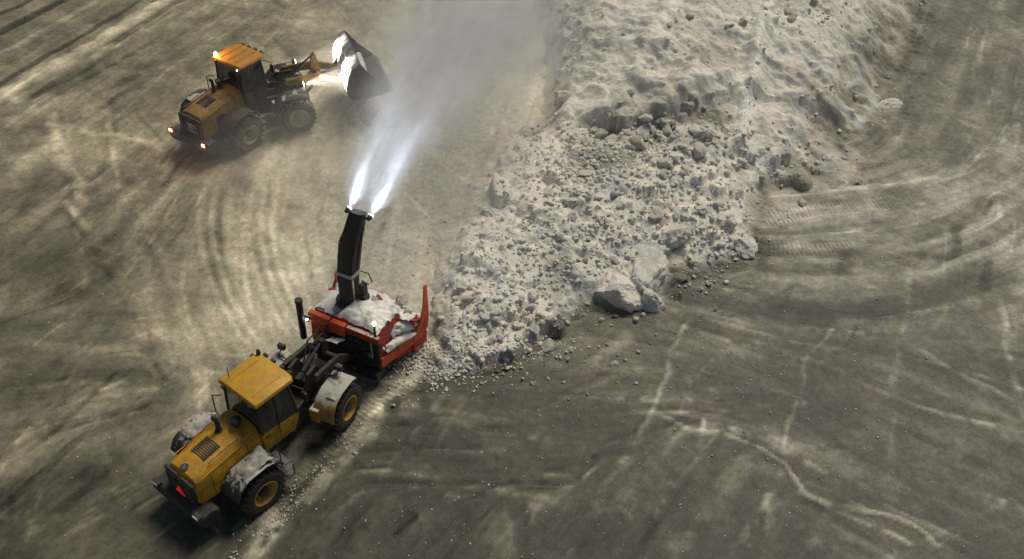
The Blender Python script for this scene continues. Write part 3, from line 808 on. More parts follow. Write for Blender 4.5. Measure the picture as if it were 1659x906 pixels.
GRP = [  # number, spread u, v, su, sv, sizes, material weights, label, group
 (58, 1045, 225, 65, 24, .15, .42, (.15, .5, .35), ' chunk in the dark band below the upper bench', ' chunks in the dark band'),
 (34, 1120, 320, 60, 45, .12, .36, (.6, .4, 0), ' chunk on the rubble slope above the big boulders, right side', ' chunks on the right rubble slope'),
 (34, 960, 350, 45, 50, .12, .34, (.6, .4, 0), ' chunk on the rubble slope in the middle of the pile', ' chunks on the middle rubble slope'),
 (40, 790, 500, 60, 50, .10, .28, (.65, .35, 0), ' chunk in the rubble just right of the snow blower', ' chunks beside the snow blower'),
 (14, 1290, 22, 100, 14, .14, .32, (.4, .4, .2), ' chunk along the top edge of the pile', ' chunks along the top edge'),
 (10, 925, 50, 15, 35, .2, .42, (.2, .4, .4), ' chunk at the upper left end of the pile', ' chunks at the upper left end')]
LOOK = {'chunk': 'pale', 'chunk_grey': 'grey icy', 'chunk_dark': 'dirty dark'}
for cnt, u0, v0, su, sv, a, b_, wt, lab, grp in GRP:
    made = {}
    for _ in range(cnt):
        uu = random.gauss(u0, su); x, y, z = on_surface(uu, random.gauss(v0, sv), 2)
        if z < .15 or (u0 < 1200 and uu > 1215): continue
        mt = random.choices(('chunk', 'chunk_grey', 'chunk_dark'), wt)[0]; s = a + (b_ - a) * random.random() ** 2
        o = place_chunk(random.choice(small[mt]), x, y, z, s, LOOK[mt] + lab, LOOK[mt] + grp, sc=(1, 1, random.uniform(.7, 1)))
        made.setdefault(mt, []).append((s, o))
    for mt, lst in made.items():
        o = max(lst, key=lambda q: q[0])[1]; o['label'] = 'largest of the ' + LOOK[mt] + lab.replace(' chunk ', ' chunks ', 1)
for _ in range(34):
    u = random.choice((random.gauss(930, 55), random.gauss(880, 90), random.gauss(1000, 80))); v = random.gauss(590, 24) + max(0, (950 - u) * .12)
    if v < 560 and u < 930: v += 40
    x, y, z = on_surface(u, v, 0)
    place_chunk(random.choice(small['chunk']), x, y, z, .03 + .07 * random.random() ** 2, 'crumb of snow scattered on the dark apron below the pile', 'snow crumbs scattered on the apron')
for u, v, s in ((862, 622, .09), (780, 622, .08), (575, 736, .1), (562, 676, .1), (655, 640, .07), (637, 657, .08), (1095, 540, .06), (1160, 500, .07), (1135, 470, .12), (1148, 462, .14), (975, 520, .14), (990, 528, .1), (1030, 520, .16), (1042, 512, .12), (945, 512, .1), (455, 232, .08), (215, 222, .1)):
    x, y, z = on_surface(u, v, 0)
    place_chunk(random.choice(small['chunk']), x, y, z, s, 'crumb of snow scattered on the dark apron below the pile' if u > 600 else 'small lump of snow dropped near the loaders', 'snow crumbs scattered on the apron' if u > 600 else 'snow lumps near the loaders')


def scatter_stuff(name, num, zones, smin, smax, mats, seed, label, surf=True, power=2.0):
    r_ = np.random.default_rng(seed); protos = []
    for i in range(10):
        bm = chunk_data(400 + i, 1 if smax < .12 else 2, 5, .12)
        bm.verts.ensure_lookup_table()
        protos.append((np.array([v.co[:] for v in bm.verts]), np.array([[v.index for v in f.verts] for f in bm.faces]))); bm.free()
    wz = np.array([z[5] for z in zones], float); wz /= wz.sum(); VS, FS, MI, off = [], [], [], 0
    for zi in r_.choice(len(zones), num, p=wz):
        u0, v0, su, sv, zh, _ = zones[zi]
        x, y, z = on_surface(r_.normal(u0, su), r_.normal(v0, sv), zh)
        if surf and z < .03 and r_.random() < .85: continue
        V, Fc = protos[r_.integers(10)]; s = smin + (smax - smin) * r_.random() ** power
        a, b2 = r_.uniform(0, 6.28), r_.uniform(-.6, .6)
        R = np.array(Matrix.Rotation(a, 3, 'Z') @ Matrix.Rotation(b2, 3, 'X'))
        VS.append(V @ R.T * s + np.array([x, y, z + .25 * s])); FS.append(Fc + off); MI += [r_.choice(len(mats), p=mats_w)] * len(Fc); off += len(V)
    V = np.vstack(VS).astype(np.float32); Fa = np.vstack(FS).astype(np.int32)
    me = bpy.data.meshes.new(name); me.vertices.add(len(V)); me.vertices.foreach_set('co', V.ravel())
    me.loops.add(Fa.size); me.loops.foreach_set('vertex_index', Fa.ravel()); me.polygons.add(len(Fa)); me.polygons.foreach_set('loop_start', np.arange(0, Fa.size, 3, dtype=np.int32))
    for q in mats: me.materials.append(M[q])
    me.polygons.foreach_set('material_index', np.array(MI, np.int32)); me.update(); me.validate()
    o = bpy.data.objects.new(name, me); COL.objects.link(o); tag(o, label, 'snow rubble', None, 'stuff'); return o


mats_w = [.6, .33, .07]
scatter_stuff('snow_rubble', 2200, ZA, .035, .15, ['chunk', 'chunk_grey', 'chunk_dark'], 5, 'loose broken snow covering the lower slopes of the pile')
mats_w = [.75, .25]
scatter_stuff('snow_crumbs', 3600, ZA + [(740, 580, 60, 22, 0, 3), (700, 600, 30, 18, 0, 2), (880, 560, 40, 20, 0, 1), (1100, 455, 50, 15, 0, .6), (560, 720, 50, 5, 0, .01)], .025, .08, ['chunk', 'chunk_grey'], 6, 'fine snow crumbs strewn over and around the pile', surf=False, power=1.5)
rb = []
for k in range(260):
    t = random.random(); u = 600 - 220 * t + random.gauss(0, 14); v = 690 + 215 * t + random.gauss(0, 12)
    rb.append((u, v, 6, 5, 0, 1))
mats_w = [1.0]
scatter_stuff('track_snow', 380, rb, .012, .055, ['chunk'], 8, 'crushed snow thrown up along the front loader track', surf=False, power=2.5)


mats_w = [.7, .3]
scatter_stuff('ice_grit', 3500, [(250, 300, 260, 260, 0, 2), (1300, 560, 260, 200, 0, 3), (800, 760, 300, 110, 0, 2), (1150, 470, 120, 60, 0, 1), (1500, 200, 90, 160, 0, 1), (500, 450, 120, 120, 0, 1)], .010, .045, ['chunk_grey', 'chunk_dark'], 12, 'fine ice grit spread over the apron', surf=False, power=3)

# ------------------------------------------------------------------ wheel loaders
def front_xf(o, a):
    o.rotation_euler.z = a
    o.location = (1.825 + 1.825 * math.cos(a), 1.825 * math.sin(a), 0)


def patch(name, c4, parent, thick=.12, seed=1, nu=26, nv=26, ragged=.35, mat='snow', front=None):
    """a lumpy blanket of snow spread over the quad c4 (a, b, c, d), thinning to a ragged edge"""
    a, b_, c_, d_ = [np.array(q, float) for q in c4]
    U, V = np.meshgrid(np.linspace(0, 1, nu), np.linspace(0, 1, nv))
    P = (a[None, None] * (1 - U)[..., None] + b_[None, None] * U[..., None]) * (1 - V)[..., None] + (d_[None, None] * (1 - U)[..., None] + c_[None, None] * U[..., None]) * V[..., None]
    e = np.minimum(np.minimum(U, 1 - U), np.minimum(V, 1 - V)) * 2
    Lx = np.linalg.norm(b_ - a); Ly = np.linalg.norm(d_ - a)
    f = fbm(U * Lx * 2.2 + seed * 7, V * Ly * 2.2, seed, 4) + .5
    k = e * 1.3 + (f - .5) * ragged * 4 - .12
    h = thick * np.clip(k, 0, 1) ** .5 * (.5 + f) + .03 * fbm(U * Lx * 9, V * Ly * 9, seed + 3, 3) * (k > 0)
    nrm = np.cross(b_ - a, d_ - a); nrm = nrm / np.linalg.norm(nrm)
    if nrm[2] < 0: nrm = -nrm
    Q = P + nrm * (h[..., None] + .003)
    o = grid_mesh(name, Q[..., 0], Q[..., 1], Q[..., 2], M[mat], None, mask=k > 0)
    o.parent = parent
    if front is not None: front_xf(o, front)
    return o


def wheel(root, x, y, side, a=None, tyre='rubber', rim='rim', R=.8, W=.6):
    """side = -1 right, +1 left; a = articulation for front wheels"""
    wh = empty('wheel', (0, 0, 0), 0, root)
    if a is not None: front_xf(wh, a)
    pos = Vector((x, y, R))
    if a is not None:
        p2 = Matrix.Rotation(a, 3, 'Z') @ Vector((x, y, 0)); wh.location = (wh.location.x + p2.x, wh.location.y + p2.y, R)
    else: wh.location = pos
    h = W / 2
    t = MB().lathe([(.40, -h * .92), (.44, -h), (.60, -h * 1.02), (.70, -h * .98), (R - .05, -h * .82), (R - .03, -h * .4), (R - .03, h * .4), (R - .05, h * .82), (.70, h * .98), (.60, h * 1.02), (.44, h), (.40, h * .92), (.40, -h * .92)], 40, cap=False)
    for k in range(22):
        for sg in (1, -1):
            th = 2 * math.pi * (k + (.5 if sg > 0 else 0)) / 22
            c_ = ((R - .025) * math.cos(th), sg * h * .52, (R - .025) * math.sin(th))
            mt = Matrix.Rotation(-th, 3, 'Y'); rz = Matrix.Rotation(.5 * sg, 3, 'X')
            vs = [Vector(c_) + mt @ (rz @ Vector((dx * .03, dy * h * .46, dz * .045))) for dx in (-1, 1) for dy in (-1, 1) for dz in (-1, 1)]
            t.add(vs, [(0, 1, 3, 2), (4, 6, 7, 5), (0, 4, 5, 1), (2, 3, 7, 6), (0, 2, 6, 4), (1, 5, 7, 3)])
    t.build('tyre', tyre, wh)
    s = side
    r = MB().lathe([(.42, s * h * .9), (.45, s * (h * 1.0)), (.42, s * h * 1.04), (.38, s * h * .9), (.34, s * h * .45), (.20, s * h * .38), (.02, s * h * .38), (.02, s * h * .30), (.36, s * h * .35), (.40, s * h * .85)], 32, cap=False)
    r.build('rim', rim, wh)
    hb = MB().lathe([(.19, s * h * .36), (.18, s * h * .78), (.14, s * h * .86), (.02, s * h * .86)], 20)
    for k in range(10):
        th = k * math.pi / 5; hb.lathe([(.022, s * h * .38), (.022, s * h * .5), (.001, s * h * .5)], 6, (.27 * math.cos(th), 0, .27 * math.sin(th)))
    hb.build('hub', 'black' if rim == 'rim' else 'grey', wh)
    return wh


def loader(name, loc, psi, a, label, far):
    root = empty(name, loc, psi); tag(root, label, 'wheel loader', 'yellow wheel loaders')
    yel = 'yellow_dusty' if far else 'yellow'; roofm = 'orange_roof' if far else 'yellow_clean'
    tyre = 'rubber_snow' if far else 'rubber'; rimm = 'rim_grey' if far else 'rim'
    for sy in (1, -1):
        wheel(root, .12 if far else 0, sy * 1.30, sy, None, tyre, 'rim_grey' if far else 'rim')
        wheel(root, 0, sy * 1.30, sy, a, tyre, rimm)
    # rear chassis, axle, joint
    MB().prism([(-1.6, .75), (-1.6, 1.25), (1.7, 1.3), (1.75, .8), (1.2, .6), (-.9, .55)], -.42, .42).build('rear_chassis', 'black', root, bevel=.02)
    MB().lathe([(.16, -1.05), (.2, -.9), (.17, -.5), (.3, -.2), (.3, .2), (.17, .5), (.2, .9), (.16, 1.05)], 16, (0, 0, .8)).build('rear_axle', 'black', root)
    MB().box((1.82, 0, .62), (.3, .5, .12)).box((1.82, 0, 1.25), (.3, .5, .12)).tube([(1.825, 0, .5), (1.825, 0, 1.4)], .09, 12).build('joint', 'black', root, bevel=.01)
    # engine hood
    def ring(x, z0, z1, wb, wt, crown=.05):
        return [(x, -wb, z0), (x, -wb, z0 + (z1 - z0) * .55), (x, -wt, z1 - .10), (x, -wt + .10, z1 - .02), (x, -wt * .4, z1 + crown * .6), (x, 0, z1 + crown), (x, wt * .4, z1 + crown * .6),
                (x, wt - .10, z1 - .02), (x, wt, z1 - .10), (x, wb, z0 + (z1 - z0) * .55), (x, wb, z0)]
    hood = MB().loft([ring(-1.66, 1.25, 1.98, .66, .50), ring(-1.56, 1.15, 2.12, .72, .58), ring(-.9, 1.15, 2.24, .76, .62), ring(.0, 1.15, 2.36, .76, .63), ring(.78, 1.2, 2.42, .74, .62)]).build('engine_hood', yel, root, bevel=.02)
    g = MB()
    for k in range(9): g.box((-.95 + k * .07, 0, 2.262 + k * .0095 + .02), (.035, .62, .02))
    g.build('top_vent', 'black', hood)
    for s in (-1, 1):
        v = MB()
        if far: v.lathe([(.30, s * .74), (.30, s * .775), (.27, s * .785), (.001, s * .77)], 24, (-.62, 0, 1.62))
        else:
            v.box((-.25, s * .762, 1.55), (.8, .02, .38))
            for k in range(7): v.box((-.25, s * .778, 1.40 + k * .05), (.72, .02, .022))
        v.build('side_vent', 'black', hood)
        MB().box((-.35, s * .66, 2.20), (2.1, .03, .03), ry=-.09).build('hood_rail', yel, hood)
    st = MB().tube([(-.02, .18, 2.3), (-.02, .18, 2.85)], .075, 14).tube([(-.02, .18, 2.82), (-.04, .18, 2.95), (-.14, .18, 3.03)], .065, 14).tube([(-.02, .18, 2.30), (-.02, .18, 2.42)], .13, 14)
    st.build('exhaust_stack', 'black', root)
    MB().tube([(.42, -.12 if not far else .3, 2.4), (.42, -.12 if not far else .3, 2.58)], .08, 12).tube([(.42, -.12 if not far else .3, 2.56), (.42, -.12 if not far else .3, 2.62), (.42, -.12 if not far else .3, 2.72), (.42, -.12 if not far else .3, 2.76)], [.12, .17, .17, .1], 16).build('air_intake', 'black', root)
    for s in (-1, 1):      # panel seams, latches, grab rails on the hood
        MB().tube([(-1.1, s * .748, 1.2), (-1.1, s * .765, 1.75), (-1.1, s * .63, 2.17)], .008, 5).build('panel_seam', 'black', hood)
        MB().tube([(.25, s * .752, 1.2), (.25, s * .765, 1.8), (.25, s * .655, 2.30)], .008, 5).build('panel_seam', 'black', hood)
        MB().tube([(-1.0, s * .50, 2.24), (-1.0, s * .52, 2.34), (.1, s * .54, 2.46), (.1, s * .52, 2.36)], .014, 6).build('grab_rail', 'black', hood)
        MB().box((.95, s * .825, 1.98), (.16, .03, .05)).build('door_handle', 'black', root)
        MB().tube([(1.42, s * .80, 1.3), (1.42, s * .815, 1.75), (1.42, s * .805, 2.08)], .010, 5).build('door_seam', 'black', root)
    # rear grille and counterweight
    gr = MB().box((-1.70, 0, 1.62), (.10, 1.30, .86)).build('rear_grille', 'black', root, bevel=.03)
    sl_ = MB()
    for k in range(9): sl_.box((-1.765, 0, 1.28 + k * .085), (.03, 1.12, .035), ry=.4)
    sl_.build('grille_slats', 'black_rime', gr)['kind'] = 'stuff'
    if far: patch('snow_crust', [(-1.79, -.45, 1.35), (-1.79, .1, 1.4), (-1.79, .15, 1.8), (-1.79, -.4, 1.75)], root, .03, 12, ragged=.5)
    cw = MB().prism([(-1.98, .72), (-2.06, .95), (-1.98, 1.12), (-1.55, 1.18), (-1.3, 1.05), (-1.3, .6), (-1.7, .52)], -1.12, 1.12).build('counterweight', 'black', root, bevel=.05)
    for s in (-1, 1):
        hs = MB().box((-1.95, s * .95, 1.17), (.16, .30, .14)).build('lamp_housing', 'black', root, bevel=.02)
        MB().box((-2.045, s * (.95 if not far else 1.0), 1.17), (.03, .24 if not far else .16, .09 if not far else .12)).build('tail_lamp', 'lamp_red' if far else ('snow' if s < 0 else 'lamp_off'), hs, bevel=.01)
    if not far:
        tri = MB().add([(-1.80, -.22, 1.30), (-1.80, .22, 1.30), (-1.80, 0, 1.68), (-1.785, -.22, 1.30), (-1.785, .22, 1.30), (-1.785, 0, 1.68)], [(0, 1, 2), (5, 4, 3), (0, 3, 4, 1), (1, 4, 5, 2), (2, 5, 3, 0)]).build('warning_triangle', 'tri_red', root)
        bd = MB().lathe([(.10, 0), (.13, .0), (.135, .015), (.10, .02), (.09, .012), (.001, .012)], 24)
        bo = bd.build('badge', 'black', root, bevel=0); bo.location = (-1.46, 0, 2.205); bo.rotation_euler = (math.radians(90), 0, 0); bo.rotation_euler = (math.radians(90), 0, 0)
        sg = MB().box((-1.46, 0, 2.225), (.17, .035, .012), rz=.6).box((-1.46, .05, 2.225), (.08, .02, .012), rz=-.5).build('badge_strip', 'grey', bo); sg.parent = None; sg.parent = bo; sg.matrix_parent_inverse = bo.matrix_basis.inverted()
    # rear fenders with caked snow
    for s in (-1, 1):
        fd = MB()
        ys = sorted((s * .80, s * 1.58)); pr = []
        arc = [(-.98, 1.28), (-.80, 1.62), (-.45, 1.84), (.25, 1.86), (.62, 1.72), (.86, 1.42)]
        fd.prism(arc + [(x * .95, z - .05) for x, z in reversed(arc)], *ys).build('rear_fender', 'black' if far else 'black_rime', root, bevel=.01)
        if not far or s > 0: patch('snow_load', [(-.62, s * .82, 1.84), (.60, s * .82, 1.86), (.60, s * 1.5, 1.84), (-.62, s * 1.5, 1.82)], root, .16 if not far else .08, 20 + s, ragged=.6, mat='snow_dirty')
        sp_ = MB().box((.92, s * 1.20, 1.25), (.34, .66, .05)).box((1.05, s * 1.28, .9), (.3, .5, .04)).box((1.08, s * 1.30, .55), (.3, .5, .04)).box((.92, s * 1.0, .9), (.04, .04, .75)).box((1.2, s * 1.5, .75), (.04, .04, .5))
        sp_.build('steps', 'grey' if s < 0 else 'black', root, bevel=.008)
        MB().tube([(.78, s * 1.52, 1.3), (.78, s * 1.52, 2.3), (.95, s * 1.25, 2.35)], .02, 6).build('handrail', 'black', root)
        MB().box((-.1, s * .95, 1.0), (1.1, .3, .55)).build('tank', 'black', root, bevel=.05)
    # cab
    cb = MB().loft([[(.80, -.72, 1.25), (2.05, -.72, 1.25), (2.05, .72, 1.25), (.80, .72, 1.25)], [(.78, -.80, 1.75), (2.18, -.80, 1.75), (2.18, .80, 1.75), (.78, .80, 1.75)], [(.78, -.80, 2.18), (2.2, -.78, 2.0), (2.2, .78, 2.0), (.78, .80, 2.18)]])
    cab = cb.build('cab_body', yel if not far else 'black', root, bevel=.03)
    cr = [(.80, -.78, 2.17), (2.18, -.76, 2.0), (2.18, .76, 2.0), (.80, .78, 2.17)]
    ct = [(.84, -.76, 3.4), (2.0, -.72, 3.4), (2.0, .72, 3.4), (.84, .76, 3.4)]
    MB().loft([[(.86, -.70, 2.1), (2.1, -.68, 2.0), (2.1, .68, 2.0), (.86, .70, 2.1)], [(.9, -.68, 3.4), (1.94, -.64, 3.4), (1.94, .64, 3.4), (.9, .68, 3.4)]]).build('cab_interior', 'black', root)
    for p0, p1 in zip(cr, ct): MB().tube([p0, p1], .05, 6).build('pillar', 'black', root)
    for sy in (-1, 1): MB().tube([(1.45, sy * .78, 2.08), (1.42, sy * .745, 3.4)], .035, 6).build('pillar', 'black', root)
    def pane(q):
        a0, b0, c0, d0 = [Vector(p) for p in q]; nr = (b0 - a0).cross(d0 - a0).normalized() * .012
        return MB().add([a0 - nr, b0 - nr, c0 - nr, d0 - nr, a0 + nr, b0 + nr, c0 + nr, d0 + nr], [(0, 1, 2, 3), (7, 6, 5, 4), (0, 4, 5, 1), (1, 5, 6, 2), (2, 6, 7, 3), (3, 7, 4, 0)]).build('window', 'glass', root)
    for i in range(4):
        j = (i + 1) % 4
        if i in (0, 2):
            mr, mtp = Vector(cr[i]).lerp(Vector(cr[j]), .48), Vector(ct[i]).lerp(Vector(ct[j]), .48)
            pane((cr[i], mr, mtp, ct[i])); pane((mr, cr[j], ct[j], mtp))
        else: pane((cr[i], cr[j], ct[j], ct[i]))
    ro_ = MB().loft([[(.72, -.80, 3.40), (2.10, -.80, 3.40), (2.24, -.6, 3.40), (2.24, .6, 3.40), (2.10, .80, 3.40), (.72, .80, 3.40)], [(.70, -.85, 3.46), (2.14, -.85, 3.46), (2.30, -.62, 3.46), (2.30, .62, 3.46), (2.14, .85, 3.46), (.70, .85, 3.46)],
                    [(.74, -.82, 3.56), (2.10, -.82, 3.56), (2.24, -.6, 3.55), (2.24, .6, 3.55), (2.10, .82, 3.56), (.74, .82, 3.56)], [(.86, -.70, 3.60), (2.0, -.70, 3.60), (2.1, -.5, 3.59), (2.1, .5, 3.59), (2.0, .70, 3.60), (.86, .70, 3.60)]])
    rf = ro_.build('cab_roof', roofm, root, bevel=.015)
    if far:
        for y in (-.42, 0.0, .42): MB().box((1.45, y, 3.606), (1.2, .04, .03)).build('roof_rib', roofm, rf, bevel=.008)
    if not far:
        for y in (-.5, .5): MB().box((1.42, y, 3.606), (1.1, .025, .014)).build('roof_seam', roofm, rf)
        MB().tube([(.95, .6, 3.6), (.95, .6, 4.05)], .012, 6).build('antenna', 'black', rf)
    for y in (-.55, -.2, .2, .55):
        MB().box((2.30, y, 3.52), (.10, .16, .12)).build('roof_lamp', 'black', rf, bevel=.02)
    for y in (-.6, .6):
        MB().box((.68, y, 3.42), (.08, .14, .10)).build('rear_work_lamp', 'black' if not far else 'black', rf, bevel=.02)
    bl = MB().lathe([(.06, 0), (.07, .04), (.065, .16), (.03, .2), (.001, .2)], 14).build('beacon', 'lamp_amber' if far else 'black', rf)
    bl.rotation_euler = (math.radians(90), 0, 0); bl.location = (.80, .66, 3.58) if far else (2.18, .72, 3.56)
    if far:
        MB().box((.70, -.62, 3.40), (.05, .12, .05)).build('marker_lamp', 'lamp_warm', rf, bevel=.01)
        bp = bpy.data.lights.new('beacon_light', 'POINT'); bp.energy = 35; bp.color = (1, .45, .12); bp.shadow_soft_size = .08
        bq = bpy.data.objects.new('beacon_light', bp); COL.objects.link(bq); bq.parent = root; bq.location = (.72, .70, 3.85)
        tp_ = bpy.data.lights.new('tail_light', 'POINT'); tp_.energy = 2.5; tp_.color = (1, .4, .15); tp_.shadow_soft_size = .06
        for s in (-1, 1):
            tq = bpy.data.objects.new('tail_light', tp_); COL.objects.link(tq); tq.parent = root; tq.location = (-2.16, s * 1.0, 1.17)
    for s in (-1, 1):
        MB().tube([(2.1, s * .78, 3.3), (2.25, s * 1.15, 3.25), (2.25, s * 1.15, 3.1)], .018, 6).box((2.25, s * 1.17, 2.95), (.07, .2, .34)).build('mirror', 'black', root)
    # front half, in front-axle coordinates
    def fb(mb, nm, mt, bevel=.015):
        o = mb.build(nm, mt, root, bevel=bevel); front_xf(o, a); return o
    fb(MB().prism([(-1.6, .6), (-1.65, 1.3), (-.7, 1.35), (-.35, 2.15), (.1, 2.2), (.35, 1.7), (.7, 1.2), (.75, .6), (0, .45)], -.40, -.28).prism([(-1.6, .6), (-1.65, 1.3), (-.7, 1.35), (-.35, 2.15), (.1, 2.2), (.35, 1.7), (.7, 1.2), (.75, .6), (0, .45)], .28, .40)
       .box((-.9, 0, .85), (1.4, .56, .4)).box((0, 0, 1.3), (.5, .56, .6)), 'front_chassis', 'black')
    fb(MB().lathe([(.16, -1.05), (.2, -.9), (.17, -.5), (.3, -.2), (.3, .2), (.17, .5), (.2, .9), (.16, 1.05)], 16, (0, 0, .8)), 'front_axle', 'black')
    for s in (-1, 1):
        ys = sorted((s * .84, s * 1.6))
        arc = [(-.98, 1.0), (-.93, 1.42), (-.70, 1.70), (-.35, 1.84), (.30, 1.84), (.55, 1.74)]
        fb(MB().prism(arc + [(x * .95, z - .05) for x, z in reversed(arc)], *ys), 'front_fender', 'yellow_snowy' if not far else 'black')
        fb(MB().box((-.80, s * .92, 1.15), (.5, .34, .55)), 'fender_box', 'yellow_snowy' if not far else 'black_rime', .04)
        patch('snow_load', [(-.62, s * .86, 1.76), (.50, s * .86, 1.86), (.50, s * 1.45, 1.86), (-.62, s * 1.55, 1.76)], root, .07, 30 + s, ragged=.8 if not far else 1.1, mat='snow_dirty', front=a)
        hx, hy, hz = .35, s * (1.08 if not far else 1.0), 2.15
        fb(MB().tube([(.1, s * .5, 1.9), (.15, hy, 1.95), (.3, hy, 2.05)], .03, 6), 'lamp_bracket', 'black', 0)
        hl = fb(MB().box((hx, hy, hz), (.16, .26, .2)), 'headlight', 'black', .03)
        MB().box((hx + .085, hy, hz), (.02, .2, .15)).build('lens', 'lamp_warm' if far else 'lamp_off', hl)
        if far:
            L_ = bpy.data.lights.new('headlight_beam', 'SPOT'); L_.energy = 7000; L_.color = (1, .93, .82); L_.spot_size = math.radians(44); L_.spot_blend = .6; L_.shadow_soft_size = .07
            lo = bpy.data.objects.new('headlight_beam', L_); COL.objects.link(lo); lo.parent = hl
            lo.location = (hx + .14, hy, hz); lo.rotation_euler = Vector((-1, s * .03, -.03)).to_track_quat('Z', 'Y').to_euler()
    # lift arms, tilt linkage, cylinders
    if far: A0, A1, A2 = (-.25, 2.1), (1.2, 2.15), (2.35, 1.75)
    else: A0, A1, A2 = (-.25, 2.0), (1.1, 1.65), (1.95, .85)
    for s in (-1, 1):
        y0, y1 = sorted((s * .52, s * .66))
        arm = [(A0[0] - .12, A0[1] - .05), (A0[0], A0[1] + .14), (A1[0], A1[1] + .2), (A2[0] + .08, A2[1] + .16), (A2[0] + .14, A2[1] - .08), (A1[0], A1[1] - .22), (A0[0] + .1, A0[1] - .16)]
        fb(MB().prism(arm, y0, y1), 'lift_arm', yel if far else 'black', .02)
        fb(MB().tube([(-.4, s * .48, 1.0), (.5, s * .48, 1.25)], .085, 12).tube([(.5, s * .48, 1.25), (A1[0], s * .48, A1[1] - .1)], .05, 12), 'lift_cylinder', 'black', 0)
        fb(MB().tube([(.5, s * .47, 1.25), (A1[0] - .1, s * .47, A1[1] - .14)], .052, 12), 'piston_rod', 'steel', 0)
    fb(MB().tube([(A1[0], -.6, A1[1]), (A1[0], .6, A1[1])], .11, 12), 'cross_tube', yel if far else 'black', 0)
    if far:
        fb(MB().prism([(1.02, 1.85), (.95, 2.4), (1.02, 3.0), (1.2, 3.08), (1.36, 2.5), (1.38, 1.9)], -.10, .10), 'tilt_lever', yel, .02)
        fb(MB().tube([(-.1, 0, 2.0), (.6, 0, 2.6)], .09, 12).tube([(.6, 0, 2.6), (1.08, 0, 2.95)], .045, 10), 'tilt_cylinder', 'black', 0)
        fb(MB().tube([(1.2, 0, 1.95), (2.4, 0, 2.15)], .06, 8), 'tilt_link', 'black', 0)
    else:
        fb(MB().prism([(1.0, 1.4), (.9, 1.9), (.98, 2.3), (1.14, 2.34), (1.3, 1.9), (1.3, 1.4)], -.10, .10), 'tilt_lever', 'black', .02)
        fb(MB().tube([(-.1, 0, 1.9), (.5, 0, 2.1)], .09, 12).tube([(.5, 0, 2.1), (1.0, 0, 2.22)], .045, 10), 'tilt_cylinder', 'black', 0)
        fb(MB().prism([(1.95, .35), (1.95, 1.55), (2.05, 1.55), (2.05, .35)], -.75, .75), 'coupler', 'black', .02)
        fb(MB().tube([(.2, .2, 1.8), (.8, .35, 2.35), (1.5, .4, 2.2), (2.0, .42, 1.5)], .03, 6).tube([(.2, .1, 1.8), (.8, .2, 2.25), (1.5, .25, 2.1), (2.0, .3, 1.5)], .03, 6), 'hose', 'black', 0)
        patch('snow_dusting', [(1.5, -.35, 1.72), (2.0, -.3, 1.6), (2.0, .3, 1.6), (1.5, .35, 1.72)], root, .05, 9, ragged=.6, front=a)
    return root


near = loader('wheel_loader', (-8.399, 19.301, -.03), .918, .257,
              'yellow wheel loader in the foreground pushing the red snow blower, red triangle on its tail', False)
far = loader('wheel_loader', (-13.08, 37.93, -.03), 1.0, -.64, 'yellow wheel loader farther back with lit amber beacon and a raised bucket', True)

# bucket of the far loader (bolted to its arms)
BA = -.64
zb = 1.55; bw = 1.6
prof = [(2.30, zb + .05), (2.55, zb - .05), (4.25, zb - .05), (4.25, zb), (2.75, zb + .02), (2.5, zb + .15), (2.42, zb + .4), (2.5, zb + .85), (2.72, zb + 1.25), (2.98, zb + 1.46), (2.90, zb + 1.52), (2.6, zb + 1.30), (2.38, zb + .9), (2.27, zb + .4)]
bk = MB().prism(prof, -bw, bw).build('bucket_shell', 'bucket', far, bevel=.01); front_xf(bk, BA)
side_prof = [(2.30, zb), (2.42, zb - .16), (2.75, zb - .26), (3.3, zb - .24), (4.2, zb - .07), (4.15, zb + .12), (3.5, zb + .75), (2.95, zb + 1.50), (2.6, zb + 1.30), (2.36, zb + .9)]
for s in (-1, 1):
    y0, y1 = sorted((s * bw, s * (bw + .05)))
    o = MB().prism(side_prof, y0, y1).build('bucket_side', 'bucket', far, bevel=.01); front_xf(o, BA)
o = MB().prism([(2.27, zb + .05), (2.24, zb + .4), (2.35, zb + .92), (2.58, zb + 1.33), (2.89, zb + 1.55), (2.86, zb + 1.51), (2.6, zb + 1.305), (2.375, zb + .9), (2.265, zb + .4), (2.3, zb + .05)], -bw + .01, bw - .01).build('bucket_back', 'bucket_back', far); front_xf(o, BA)
for s in (-1, 1):
    o = MB().prism([(2.28, zb + .1), (2.05, zb + .3), (2.1, zb + .55), (2.42, zb + 1.0)], s * .62 - .05, s * .62 + .05).build('bucket_bracket', 'bucket', far, bevel=.01); front_xf(o, BA)
o = MB().box((4.26, 0, zb - .03), (.2, 2 * bw + .1, .05)).build('cutting_edge', 'grey', far); front_xf(o, BA)
for k in range(3):
    pass
patch('snow_in_bucket', [(2.55, -.2, zb + .35), (3.6, -.2, zb + .1), (3.6, 1.5, zb + .1), (2.55, 1.5, zb + .35)], far, .4, 44, ragged=.3, front=BA)
patch('snow_on_bucket', [(2.26, -1.5, zb + .3), (2.26, 1.5, zb + .3), (2.56, 1.5, zb + 1.3), (2.56, -1.5, zb + 1.3)], far, .03, 47, ragged=.9, front=BA)

